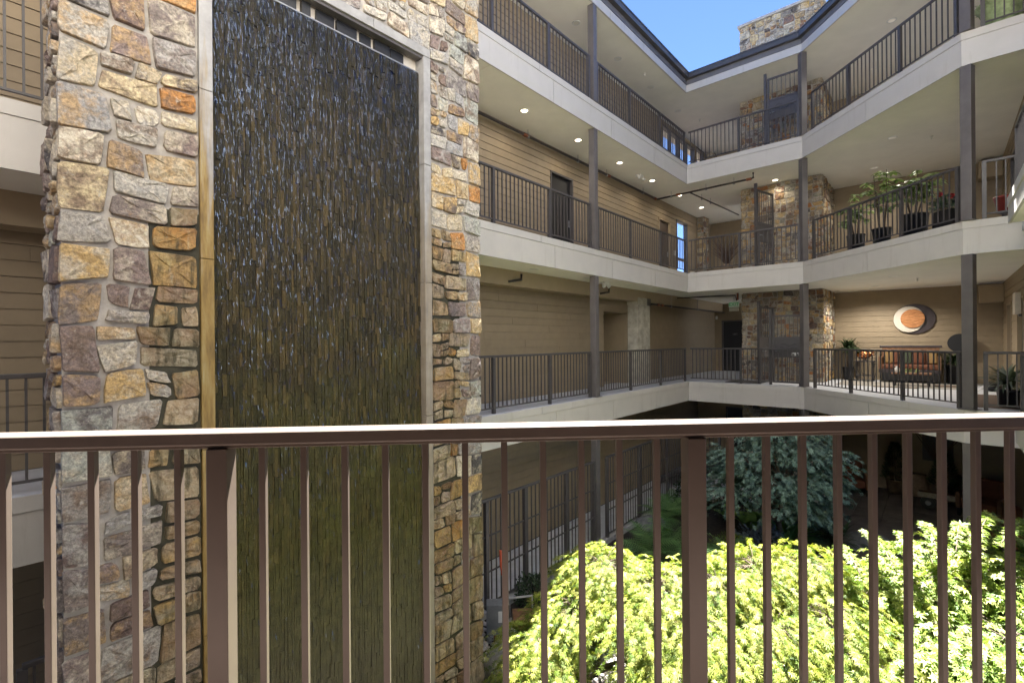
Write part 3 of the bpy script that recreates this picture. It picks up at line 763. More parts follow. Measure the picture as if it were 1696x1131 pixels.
def stone_mesh(c, d, rng, gap):
    """one rough block from its four corners, local x right, z up, front at -y"""
    c = [Vector(q) for q in c]; w = (c[1] - c[0]).length; h = (c[3] - c[0]).length
    j = min(.008, min(w, h) * .08); q = []
    for i in range(4):
        a = (c[(i + 1) % 4] - c[i]).normalized(); b = (c[i - 1] - c[i]).normalized()
        q.append(c[i] + (a + b) * gap / 2 + Vector((rng.uniform(-j, j), rng.uniform(-j, j))) + (a + b) * abs(rng.gauss(0, j)))
    c = q; pts = []
    for i in range(4):
        a, b = c[i], c[(i + 1) % 4]; n = Vector((b.y - a.y, a.x - b.x)).normalized()
        cut = min(.16, .012 / max(.03, (b - a).length)) * rng.uniform(.3, 2.4)
        pts += [a.lerp(b, min(.25, cut)), a.lerp(b, rng.uniform(.4, .6)) + n * rng.uniform(-.004, .005), a.lerp(b, 1 - min(.25, cut * rng.uniform(.5, 1.5)))]
    n = len(pts); V = []; F = []
    tx, ty = rng.uniform(-.05, .05), rng.uniform(-.07, .07)
    for p in pts: V.append((p.x, 0., p.y))
    for p in pts: V.append((p.x * .985, -(d * .72 + rng.uniform(-.003, .003) + p.x * tx * .4 + p.y * ty * .4), p.y * .985))
    for p in pts: V.append((p.x * .962, -(d + rng.uniform(-.007, .006) + p.x * tx + p.y * ty), p.y * .95))
    for p in pts[::1]: V.append((p.x * .45 + rng.uniform(-.01, .01), -(d + rng.uniform(-.010, .013) + p.x * .45 * tx + p.y * .45 * ty), p.y * .45 + rng.uniform(-.01, .01)))
    for r in range(3):
        for i in range(n): F.append((r * n + i, r * n + (i + 1) % n, (r + 1) * n + (i + 1) % n, (r + 1) * n + i))
    V.append((0, -(d + rng.uniform(-.002, .012)), 0))
    for i in range(n): F.append((3 * n + i, 3 * n + (i + 1) % n, 4 * n))
    return V, F
def lay(fr, rects, parent, matf, rng, single, depth=(.03, .06), gap=.018, rest=None, amp=.024):
    ua, ub = min(r[0] for r in rects), max(r[1] for r in rects); sd = rng.uniform(0, 6)
    for (u0, u1, v0, v1) in rects:
        mu, mv = (u0 + u1) / 2, (v0 + v1) / 2; C = []
        for (u, v) in ((u0, v0), (u1, v0), (u1, v1), (u0, v1)):
            e = max(0., min(1., min(u - ua, ub - u) / .1)); du, dv = warp(u, v, amp, sd)
            C.append((u + du * e - mu, v + dv * (.5 + .5 * e) - mv))
        V, F = stone_mesh(C, rng.uniform(*depth), rng, gap * rng.uniform(.7, 1.4))
        T = fr.mat((u0 + u1) / 2, 0, (v0 + v1) / 2)
        if single(u0, u1, v0, v1):
            me = bpy.data.meshes.new('stone'); me.from_pydata(V, [], F); me.materials.append(matf(u0, u1, v0, v1))
            link('stone', me, parent, T)
        else:
            mt = matf(u0, u1, v0, v1); rb = rest.setdefault(mt.name, MB())
            rb.add([T @ Vector(v) for v in V], F, 0, rng.random())
def waterfall():
    rng = random.Random(5)
    Wr = Vector((-.0352, 6.2132, 0)); fr = Fr(Wr, A_)
    tw = empty('waterfall_tower', fr.P(-2, -.35, G), 'tall stone-faced tower with a dark wet slate water wall set in a concrete frame', 'water feature')
    ZT = 7.2
    mb = MB(); fr.box(mb, -3.95, -3.14, -.62, 0, G - .3, ZT); fr.box(mb, -.8, -.03, -.62, 0, G - .3, ZT); fr.box(mb, -3.14, -.8, -.62, 0, 4.69, ZT); fr.box(mb, -3.14, -.8, -.62, -.3, G - .3, 4.69)
    fr.box(mb, -3.14, -.8, -.3, -.075, G - .3, 4.36)
    build(mb, 'mortar_core', M['mortar'], tw)
    mb = MB(); fr.box(mb, -3.47, -3.139, -.3, .003, G, 2.35); fr.box(mb, -.801, -.36, -.3, .003, G, 2.5); fr.box(mb, -3.93, -3.471, -.3, .003, G, -1.9); fr.box(mb, -.359, -.04, -.3, .003, G, -1.6)
    build(mb, 'wet_mortar', M['wetmortar'], tw)
    rest = {}
    n = [0]
    def wetf(u0, u1, v0, v1):
        c, z = (u0 + u1) / 2, (v0 + v1) / 2
        if c < -3:  k = (c + 3.14) * -1; lim = .30 if z < 2.4 else 0
        elif c > -.85: k = c + .8; lim = .44 if z < 2.6 else 0
        else: return M['stone']
        if z < -.9: lim *= 1.6
        if z < -1.9: lim = 1.
        return M['wetstone'] if k < lim * rng.uniform(.85, 1.15) else M['stone']
    def single(u0, u1, v0, v1):
        c, z = (u0 + u1) / 2, (v0 + v1) / 2
        if c < -3: ok = -2.2 < z < 4.5
        elif c > -.85: ok = -3.1 < z < 5.6
        else: ok = c > -2.2 and z < 5.7
        if ok and n[0] < 296: n[0] += 1; return True
        return False
    # corner blocks alternate with the wall field
    def field(u0, u1, v0, v1, corner):
        out = []; v = v0
        while v < v1 - .01:
            h = rng.uniform(.19, .32)
            if v1 - v < h + .15: h = v1 - v
            w = rng.uniform(.19, .30)
            out.append((u0, u0 + w, v, v + h) if corner == 'l' else (u1 - w, u1, v, v + h))
            a, b = (u0 + w, u1) if corner == 'l' else (u0, u1 - w)
            split(a, b, v, v + h, .37 if corner == 'l' else .31, .235 if corner == 'l' else .21, rng, out); v += h
        return out
    L = field(-3.97, -3.142, G, ZT, 'l'); Rr = field(-.803, 0, G, ZT, 'r')
    lay(fr, L, tw, wetf, rng, single, (.016, .04), .010, rest)
    lay(fr, Rr, tw, wetf, rng, single, (.016, .036), .009, rest)
    lay(fr, ashlar(-3.14, -.805, 4.69, ZT, .33, .22, rng), tw, wetf, rng, single, (.016, .036), .009, rest)
    # left end face
    lay(Fr(fr.P(-3.95, -.62, 0), B_), ashlar(0, .62, G, ZT, .3, .24, rng), tw, lambda *a: M['stone'], rng, lambda *a: False, (.015, .05), .014, rest)
    fe = Fr(fr.P(-.03, .0, 0), -B_)
    lay(fe, ashlar(0, .62, G, ZT, .3, .24, rng), tw, wetf, rng, lambda *a: False, (.02, .05), .018, rest)
    for nm, rb in rest.items(): build(rb, 'stonework', bpy.data.materials[nm], tw, kind='stuff')
    # concrete frame, cast in lengths
    zs = [G, -2.2, -1.0, .48, 2.0, 3.35, 4.585]
    for (a, b, tn) in ((-3.138, -3.043, 1.), (-.905, -.808, .42)):
        for z0, z1 in zip(zs[:-1], zs[1:]):
            mb = MB(); fr.box(mb, a, b, -.12, .035, z0 + .002, z1 - .002, 0, tn); build(mb, 'frame_block', M['frame'], tw, bevel=.004)
    us = [-3.138, -2.35, -1.55, -.808]
    for a, b in zip(us[:-1], us[1:]):
        mb = MB(); fr.box(mb, a + .002, b - .002, -.12, .035, 4.588, 4.685, 0, .001); build(mb, 'frame_block', M['frame'], tw, bevel=.004)
    mb = MB(); fr.box(mb, -3.04, -.91, -.075, .012, 4.555, 4.584); build(mb, 'frame_lip', M['gutter'], tw)
    # weir at the top: cream back plate, black blocks before it, a steel lip
    mb = MB(); fr.box(mb, -3.04, -.91, -.12, -.11, 4.37, 4.58); build(mb, 'weir_back', M['cream'], tw)
    mb = MB(); fr.box(mb, -3.04, -.91, -.2, -.052, 4.412, 4.424); build(mb, 'weir_lip', M['steel'], tw)
    u = -3.0
    while u < -1.15:
        w = rng.uniform(.03, .22); mb = MB(); fr.box(mb, u, u + w, -.109, -.085 + rng.uniform(0, .03), 4.425, 4.55); build(mb, 'weir_block', M['black'], tw)
        u += w + rng.uniform(.02, .07)
    # slate strips
    cols = []; u = -3.043
    while u < -.907:
        w = rng.uniform(.016, .036); w = min(w, -.905 - u)
        if w > .012: cols.append((u, u + w))
        u += w
    near = []; far = MB(); k = 0
    for ci, (a, b) in enumerate(cols):
        z = 4.40
        z += -rng.uniform(0, .2); first = True
        while z > G:
            h = rng.uniform(.10, .26); d = rng.uniform(-.005, .006) + (.006 if first else 0)
            tp = rng.uniform(-.002, .003); bt = rng.uniform(-.002, .007)
            z1 = 4.40 if first else z; z0 = z1 - h if not first else z - h
            g = .0012; first = False
            P = [fr.P(a + g, -.05 + d + bt, z0 + g), fr.P(b - g, -.05 + d + bt + rng.uniform(-.003, .003), z0 + g), fr.P(b - g, -.075, z0 + g), fr.P(a + g, -.075, z0 + g),
                 fr.P(a + g, -.05 + d + tp, z1 - g), fr.P(b - g, -.05 + d + tp, z1 - g), fr.P(b - g, -.075, z1 - g), fr.P(a + g, -.075, z1 - g)]
            if k < 290 and -1.3 < z0 < 3.6 and ci < 14:
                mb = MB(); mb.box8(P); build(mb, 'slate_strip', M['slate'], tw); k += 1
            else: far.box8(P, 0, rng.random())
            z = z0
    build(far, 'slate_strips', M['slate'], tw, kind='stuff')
    # water flakes on the slate, crowded at the top as sky glints
    N = 16000
    uu = NR.uniform(-3.03, -.92, N); zz = 4.40 - (NR.beta(.8, 3.2, N)) * 7.4
    hw = NR.uniform(.0014, .0042, N); hl = NR.uniform(.008, .032, N); tl = NR.normal(.45, .30, N); ty = NR.normal(0, .22, N)
    n3 = np.array(fr.n); u3 = np.array(fr.u); o3 = np.array(fr.o)
    c = o3 + uu[:, None] * u3 + NR.uniform(-.044, -.034, N)[:, None] * n3; c[:, 2] = zz
    V = []
    for sx, sz in ((-1, -1), (1, -1), (1.0, 1), (-1.0, 1)):
        q = c + (sx * hw)[:, None] * (u3 * np.cos(ty)[:, None] + n3 * np.sin(ty)[:, None])
        q = q + (sz * hl)[:, None] * (np.array([0, 0, 1.]) * np.cos(tl)[:, None] - n3 * (np.sin(tl) * .5)[:, None])
        V.append(q)
    V = np.stack(V, 1).reshape(-1, 3); F = np.arange(4 * N).reshape(N, 4)
    me = fastmesh('water', V, F, M['water'])
    o = link('water', me); tag(o, 'water trickling down the dark slate wall, its glints tinted sky blue', 'water', kind='stuff')
waterfall()
def chimney():
    rng = random.Random(9)
    ch = empty('stone_chimney', W(2.2, 2.8, G), 'square rubble-stone chimney behind the short rear balcony, rising through the roof', 'chimney')
    s0, s1, t0, t1 = 1.06, 3.40, 1.88, 3.94
    mb = MB(); bst(mb, s0 + .04, s1 - .04, t0 + .04, t1 - .04, G, 11.7); build(mb, 'mortar_core', M['mortar'], ch)
    mb = MB(); bst(mb, s0 - .05, s1 + .05, t0 - .05, t1 + .05, 11.705, 11.79); build(mb, 'chimney_cap', M['curb'], ch, bevel=.01)
    rest = {}; n = [0]
    ff = Fr(W(0, t0 + .04), B_); 
    # side that faces the lounge looks along +s
    fs = Fr(W(s1 - .04, 0), A_)
    def cap(a, b):
        def f(u0, u1, v0, v1):
            if a < v0 < b and n[0] < 298: n[0] += 1; return True
            return False
        return f
    mt = lambda *a: M['core']
    for (v0, v1, sg) in ((0, H - TH, True), (H, 2 * H - TH, True), (9.8, 11.7, True), (2 * H, 9.235, True), (G, -TH, False)):
        lay(ff, ashlar(s0, s1, v0, v1, .27, .20, rng), ch, mt, rng, cap(-.1, 12) if sg else cap(99, 100), (.02, .045), .010, rest)
        lay(fs, ashlar(t0, t1, v0, v1, .30, .22, rng), ch, mt, rng, cap(99, 100), (.03, .06), .016, rest)
        fl = Fr(W(s0 + .04, 0), -A_)
        lay(fl, ashlar(-t1, -t0, v0, v1, .32, .22, rng), ch, mt, rng, cap(99, 100), (.02, .05), .016, rest)
    for nm, rb in rest.items(): build(rb, 'stonework', M['core'], ch, kind='stuff')
    # stone pilaster at the end of the side corridor
    for z, zt, t in ((H, 2 * H - TH, 4.5), (2 * H, 9.235, 5.6)):
        p = empty('stone_pilaster', W(-1.2, t + .3, z), 'narrow stone pilaster beside the glass door of the %s walkway' % ('middle' if z < 4 else 'top'), 'pilaster')
        mb = MB(); bst(mb, -1.37, -1.12, t, t + .5, z, zt); build(mb, 'mortar_core', M['mortar'], p)
        fq = Fr(W(-1.12, 0), A_); lay(fq, ashlar(t, t + .5, z, zt, .25, .2, rng), p, mt, rng, lambda *a: True, (.02, .04), .014, {})
        fq = Fr(W(0, t), B_); lay(fq, ashlar(-1.37, -1.1, z, zt, .25, .2, rng), p, mt, rng, lambda *a: True, (.02, .04), .014, {})
chimney()

# ------------------------------------------------------------------ ceiling lights and pipes
def downlights():
    nm = {1: 'lower', 2: 'middle', 3: 'top'}
    ring = MB(); ring.lathe([(.105, 0), (.105, -.008), (.075, -.012), (.075, 0)], n=20); ring_me = ring.mesh('trim_ring', M['white'], True)
    lens = MB(); lens.lathe([(.0745, -.004), (.0745, -.007)], n=20)
    lens_lit = lens.mesh('lens', M['lamp']); l2 = MB(); l2.lathe([(.0745, -.004), (.0745, -.007)], n=20); lens_dim = l2.mesh('lens', M['lamp_dim']); l3 = MB(); l3.lathe([(.0745, -.004), (.0745, -.007)], n=20); lens_low = l3.mesh('lens', M['lamp_low'])
    def put(s, t, z, lv, lit, where, power=3.):
        p = W(s, t, z)
        e = empty('downlight', p, ('small bright downlight in the ' if power < 5 and lit else 'small pale downlight in the ') + nm[lv] + ' ceiling ' + where, 'ceiling light', 'recessed ceiling lights')
        link('trim_ring', ring_me, e, WL[e]); link('lens', (lens_low if power > 5 else lens_lit) if lit else lens_dim, e, WL[e])
        if lit:
            ld = bpy.data.lights.new('lamp', 'SPOT'); ld.energy = power; ld.spot_size = 2.7; ld.spot_blend = .6; ld.color = (1, .87, .70) if power < 5 else (1, .93, .82); ld.shadow_soft_size = .07 if power < 5 else .015
            lo = bpy.data.objects.new('lamp', ld); COL.objects.link(lo); lo.parent = e; lo.location = (0, 0, -.02)
    o = ['first', 'second', 'third', 'fourth', 'fifth', 'sixth', 'seventh']
    for i, t in enumerate((-7.26, -5.18, -3.1, -1.04, 1.06, 3.13)):
        put(-.69, t, 2 * H - TH + .012, 2, True, f'of the left walkway, {o[i]} right of the tower')
        put(-.72, t, 9.247, 3, False, f'of the left walkway, {o[i]} right of the tower')
        put(-.45, t, H - TH + .012, 1, False, f'of the left walkway, {o[i]} right of the tower')
    put(-.69, -14.6, 2 * H - TH + .012, 2, True, 'of the left walkway, left of the waterfall tower')
    put(2.18, 1.56, 2 * H - TH + .012, 2, True, 'in front of the chimney')
    for lv, z in ((1, H - TH + .012), (2, 2 * H - TH + .012), (3, 9.247)):
        put(5.17, .04, z, lv, True, 'of the rear lounge, nearest the court edge', (10., 8., 7.)[lv - 1]); put(4.6, 2.4, z, lv, True, 'of the rear lounge, close to the chimney side', (26., 8., 7.)[lv - 1])  # rear-lounge spots are added fill, stronger than their dim lenses show
    # little sprinkler heads and a pair of emergency lamps
    for k, (s, t, z, w) in enumerate(((5.6, .9, H - TH, 'lower rear lounge, above the wall disc'), (5.9, .6, 2 * H - TH, 'middle rear lounge'), (-.5, -1.9, 9.235, 'top left walkway'), (-.4, 2.2, 9.235, 'top corner corridor'))):
        mb = MB(); p = W(s, t, z); mb.lathe([(.035, .012), (.035, 0), (.012, -.004), (.012, -.05), (.03, -.055), (.03, -.06)], p, 10)
        build(mb, 'ceiling_sprinkler', M['white'], None, True, label='tiny white sprinkler head in the ceiling of the ' + w, cat='sprinkler')
    for k, (s, t, z, w) in enumerate(((-.75, -1.75, 2 * H - TH, 'middle'), (-.55, -4.2, H - TH, 'lower'))):
        e = empty('emergency_lamp', W(s, t, z), f'white twin-head emergency lamp on the {w} left walkway ceiling', 'emergency light')
        mb = MB(); bst(mb, s - .07, s + .07, t - .12, t + .12, z - .05, z + .012); build(mb, 'lamp_body', M['white'], e, bevel=.01)
        for q in (-.15, .15):
            mb = MB(); mb.tube([W(s, t + q * .6, z - .04), W(s + .07, t + q, z - .12)], [.03, .055], 10); build(mb, 'lamp_head', M['white'], e, True)
downlights()
def pipes():
    def run(label, pts, r=.028, mat='pipe', hangers=(), top=None, joints=()):
        e = empty('sprinkler_pipe', pts[0], label, 'pipe', 'sprinkler pipes')
        mb = MB(); mb.tube(pts, r, 10); build(mb, 'pipe_run', M[mat], e, True)
        for (p) in joints:
            p = Vector(p); d = (Vector(pts[1]) - Vector(pts[0])).normalized()
            mb = MB(); mb.tube([p - d * .07, p + d * .07], r * 1.45, 10); build(mb, 'pipe_coupling', M['rustpipe'], e, True)
        for p in hangers:
            p = Vector(p); mb = MB(); mb.tube([p, (p.x, p.y, top)], .006, 6); mb.tube([p - Vector((0, 0, .04)), p + Vector((0, 0, .02))], r * 1.25, 8)
            build(mb, 'pipe_hanger', M['steel'], e)
    zc = 2 * H - TH; z = zc - .16
    run('long black sprinkler pipe under the middle left walkway ceiling', [W(-1.22, -14, z), W(-1.22, .35, z)], .03, hangers=[W(-1.22, t, z) for t in (-8.2, -6.5, -4.4, -2.9, -.6)], top=zc, joints=[W(-1.22, -6.6, z), W(-1.22, -2.8, z), W(-1.22, .3, z)])
    run('black sprinkler pipe crossing the middle ceiling to a rusty elbow', [W(-1.22, .42, z), W(1.78, .36, z), W(1.86, .36, z + .02), W(1.86, .36, zc + .02)], .03, hangers=[W(s, .4, z) for s in (-.7, .45, 1.3)], top=zc, joints=[W(1.74, .36, z), W(-.45, .4, z)])
    run('thin black branch pipe running back to the chimney under the middle ceiling', [W(-.1, .45, z + .01), W(.2, 4.6, z + .01)], .022, hangers=[W(-.05, 1.4, z), W(0, 2.1, z)], top=zc)
    zc = H - TH; z = zc - .2
    run('black sprinkler pipe with rusty couplings under the lower left walkway ceiling', [W(-.82, -.9, 2.47), W(-.82, 6., 2.47)], .028, hangers=[W(-.82, t, 2.47) for t in (.6, 3)], top=zc, joints=[W(-.82, -.4, 2.47), W(-.82, -.1, 2.47)])
    run('thin dark pipe crossing the lower ceiling towards the chimney', [W(-.82, 1.1, zc - .07), W(1.0, 1.45, zc - .07), W(1.04, 1.45, zc - .25)], .02, joints=[])
    run('rusty pipe drop beside the lower left edge of the chimney', [W(1.02, 1.62, zc - .22), W(1.02, 1.62, zc + .02)], .03, 'rustpipe')
    run('short brown pipe stub on the lower ceiling beam, nearest the waterfall tower', [W(-.86, -7.62, 2.6), W(-.86, -7.2, 2.68), W(-.86, -7.2, 2.8)], .026)
    run('short brown pipe stub on the lower ceiling beam, behind the steel column', [W(-.86, -3.9, 2.6), W(-.86, -3.45, 2.67), W(-.86, -3.45, 2.8)], .026)
pipes()

# ------------------------------------------------------------------ gates and signs
def gate(label, fr, u0, u1, z0, hgt, leaf=True, sign=False):
    e = empty('security_gate', fr.P((u0 + u1) / 2, 0, z0), label, 'gate', 'metal security gates')
    m = M['bronze']
    def bx(nm, a, b, z_, z1, d=.025, mm=None, dd=0):
        mb = MB(); fr.box(mb, a, b, dd - d, dd + d, z0 + z_, z0 + z1); return build(mb, nm, mm or m, e, bevel=.003)
    bx('gate_post', u0 - .07, u0, 0, hgt + .16, .035); 
    bx('gate_stile', u0 + .02, u0 + .07, .06, hgt); bx('gate_stile', u1 - .05, u1, .06, hgt)
    for z_ in (.06, .80, 1.34, hgt - .05): bx('gate_rail', u0 + .07, u1 - .05, z_, z_ + .05, .02)
    pn = bx('gate_panel', u0 + .07, u1 - .05, .85, 1.34, .008)
    mid = (u0 + u1) / 2
    for k in (0, 1):
        mb = MB(); pts = [fr.P(u0 + .22 + (u1 - u0 - .38) * i / 16, .011, z0 + 1.16 - k * .1 + .03 * math.sin(i / 16 * 8.2 + .9 * k)) for i in range(17)]
        mb.tube(pts, .007, 6); build(mb, 'wave_emblem', M['black'], pn)
    n = 7
    for i in range(1, n): 
        x = u0 + .045 + (u1 - u0 - .07) * i / n
        bx('gate_bar', x - .009, x + .009, 1.39, hgt - .05, .009)
    for i in range(1, n):
        x = u0 + .045 + (u1 - u0 - .07) * i / n
        bx('gate_bar', x - .009, x + .009, .11, .80, .009)
    mb = MB(); mb.tube([fr.P(u0 + .1, .03, z0 + .98), fr.P(u0 + .1, .08, z0 + .98), fr.P(u0 + .22, .08, z0 + .98)], .012, 8); build(mb, 'gate_handle', M['steel'], e, True)
    if sign:
        mb = MB(); fr.box(mb, u0 + .5, u0 + .71, .010, .014, z0 + .72 + .1, z0 + .84 + .1)
        sg = build(mb, 'sign_plate', M['white'], e)
        for k, sx in ((0, -1), (1, 1)):
            c = u0 + .605 + sx * .05
            mb = MB(); mb.prism([(0, 0), (0, 0), (0, 0)], 0, 0); mb = MB()
            q = [fr.P(c + sx * .035, .0152, z0 + .88), fr.P(c - sx * .01, .0152, z0 + .915), fr.P(c - sx * .01, .0152, z0 + .845)]
            q2 = [fr.P(c - sx * .01, .0152, z0 + .89), fr.P(c - sx * .035, .0152, z0 + .89), fr.P(c - sx * .035, .0152, z0 + .87), fr.P(c - sx * .01, .0152, z0 + .87)]
            mb.add(q, [(0, 1, 2)]); mb.add(q2, [(0, 1, 2, 3)]); build(mb, 'arrow_mark', M['black'], sg)
    return e
gate('grey security gate with wave emblem, shut on the top rear balcony', FB(.3), 2.26, 3.12, 2 * H, 2.02)
gate('dark shut gate with a small white arrow sign, lower rear balcony', FB(.32), 2.34, 3.13, 0, 2.02, sign=True)
fo = Fr(W(1.93, .32), (A_ * .97 + B_ * .24))
gate('dark security gate swung open edge-on on the middle rear balcony', fo, .05, 1.0, H, 2.35)
fo = Fr(W(1.98, .34), (A_ * .97 + B_ * .24))
gate('narrow open gate leaf on the lower rear balcony, standing edge-on left of the shut gate', fo, .05, .85, 0, 2.3)
def signs():
    fe = FB(3.2)
    e = empty('exit_sign', fe.P(.42, 0, 2.62), 'green and white EXIT sign hanging in the lower corridor left of the chimney', 'exit sign')
    mb = MB(); fe.box(mb, .24, .60, -.03, .0, 2.50, 2.70); build(mb, 'sign_plate', M['white'], e)
    text('EXIT', fe, .42, .004, 2.60, .17, M['exit'], e, 'lettering')
    mb = MB(); fe.box(mb, .26, .58, -.05, .02, 2.36, 2.48); build(mb, 'battery_box', M['cream'], e, bevel=.006)
    mb = MB(); mb.tube([fe.P(.42, -.015, 2.7), fe.P(.42, -.015, 2.87)], .012, 6); build(mb, 'hanger', M['white'], e)
    fe = FB(6.08); mb = MB(); fe.box(mb, -1.2, -1.12, .0, .03, 2.2, 2.34); build(mb, 'wall_sensor', M['white'], None, label='tiny white sensor box high on the lower corridor end wall', cat='sensor')
    fe = FA(-1.38)
    mb = MB(); fe.box(mb, 2.2, 2.3, 0, .02, H + 1.02, H + 1.2); build(mb, 'card_reader', M['white'], None, label='small white card reader left of the glass door on the middle walkway', cat='card reader')
    mb = MB(); fe.box(mb, 3.62, 3.74, 0.03, .2, H, H + .55); build(mb, 'ash_urn', M['cream'], None, bevel=.02, label='slim cream urn standing right of the glass door on the middle walkway', cat='urn')
    # lamp on the right-hand lounge wall
    fr = FRT(7.36); e = empty('wall_lamp', fr.P(.1, 0, 1.83), 'square cream wall lamp on the right-hand lower lounge wall, at the edge of the photo', 'wall lamp')
    mb = MB(); fr.box(mb, -.2, .2, .02, .12, 1.83, 2.3); build(mb, 'lamp_shade', M['cream'], e, bevel=.01)
    mb = MB(); fr.box(mb, -.1, .1, .0, .05, 1.78, 1.83); build(mb, 'lamp_base', M['bronze'], e)
signs()

# ------------------------------------------------------------------ plants
def frame_leaf(P, D, N):
    D = D / np.linalg.norm(D, axis=1, keepdims=True)
    X = np.cross(D, N); X /= np.linalg.norm(X, axis=1, keepdims=True) + 1e-9
    N2 = np.cross(X, D); return D, X, N2
def tmpl(kind):
    if kind == 'lace':      # seven narrow lobes of a cut-leaf maple
        V, F = [(0, 0, 0)], []
        for a, l in ((-1.9, .5), (-1.25, .78), (-.6, .95), (0, 1.05), (.6, .95), (1.25, .78), (1.9, .5)):
            d = (math.cos(a), math.sin(a)); x = (-d[1], d[0]); w = .075; k = len(V)
            V += [(d[0] * l * .5 + x[0] * w, d[1] * l * .5 + x[1] * w, -.02), (d[0] * l, d[1] * l, -.16 * l), (d[0] * l * .5 - x[0] * w, d[1] * l * .5 - x[1] * w, -.02)]
            F += [(0, k + 2, k + 1), (0, k + 1, k)]
        return np.array(V), np.array(F)
    if kind == 'palm':
        V, F = [(0, 0, 0)], []
        for a, l in ((-1.7, .55), (-.85, .9), (0, 1.05), (.85, .9), (1.7, .55)):
            d = (math.cos(a), math.sin(a)); x = (-d[1], d[0]); w = .15; k = len(V)
            V += [(d[0] * l * .45 + x[0] * w, d[1] * l * .45 + x[1] * w, 0), (d[0] * l, d[1] * l, -.12 * l), (d[0] * l * .45 - x[0] * w, d[1] * l * .45 - x[1] * w, 0)]
            F += [(0, k + 2, k + 1), (0, k + 1, k)]
        return np.array(V), np.array(F)
    if kind == 'oval':
        V = [(0, 0, 0), (.3, .28, .03), (.3, 0, -.02), (.3, -.28, .03), (.68, .24, -.02), (.68, 0, -.06), (.68, -.24, -.02), (1, 0, -.2)]
        F = [(0, 2, 1), (0, 3, 2), (1, 2, 5), (1, 5, 4), (2, 3, 6), (2, 6, 5), (4, 5, 7), (5, 6, 7)]
        return np.array(V), np.array(F)
    if kind == 'lance':
        V = [(0, 0, 0), (.4, .1, .03), (.4, -.1, .03), (1, 0, -.15)]
        return np.array(V), np.array([(0, 2, 1), (1, 2, 3)])
    if kind == 'strap':
        V, F = [], []
        for i in range(6):
            q = i / 5; w = .055 * (1 - q ** 2.2) + .004; V += [(q * (1 - .12 * q), w, .30 * q - .75 * q * q), (q * (1 - .12 * q), -w, .30 * q - .75 * q * q)]
        for i in range(5): F += [(2 * i, 2 * i + 1, 2 * i + 3), (2 * i, 2 * i + 3, 2 * i + 2)]
        return np.array(V), np.array(F)
    if kind == 'frond':     # arching fern frond with leaflets
        V, F = [], []
        n = 17
        def mid(q): return (q * (1 - .18 * q), .42 * q - .78 * q * q)
        for i in range(1, n):
            q = i / n; x, z = mid(q); l = .26 * math.sin(math.pi * min(1, q * .8 + .18)) + .02; w = .009
            for sg in (-1, 1):
                k = len(V); V += [(x - w, 0, z), (x + w, 0, z - .01), (x + l * .35, sg * l, z - .06 - l * .2)]
                F.append((k, k + 1, k + 2) if sg > 0 else (k + 1, k, k + 2))
        return np.array(V), np.array(F)
TM = {}
def leaves(name, mat, kind, P, D, N, size, parent=None, tone=None, **kw):
    if kind not in TM: TM[kind] = tmpl(kind)
    tv, tf = TM[kind]; D, X, N2 = frame_leaf(P, D, N); n = len(P)
    sz = np.asarray(size).reshape(-1, 1, 1) * np.ones((n, 1, 1))
    V = P[:, None, :] + sz * (tv[None, :, 0:1] * D[:, None] + tv[None, :, 1:2] * X[:, None] + tv[None, :, 2:3] * N2[:, None])
    F = tf[None] + (np.arange(n) * len(tv))[:, None, None]
    t = tone if tone is not None else NR.random(n)
    V = V.reshape(-1, 3); c = (V.min(0) + V.max(0)) / 2; c[2] = V[:, 2].min()
    me = fastmesh(name, V - c, F.reshape(-1, 3), mat, np.repeat(t, len(tf)))
    o = link(name, me, parent, Matrix.Translation(Vector(c)))
    return tag(o, **kw) if kw else o
def unit(v): return v / (np.linalg.norm(v, axis=-1, keepdims=True) + 1e-9)
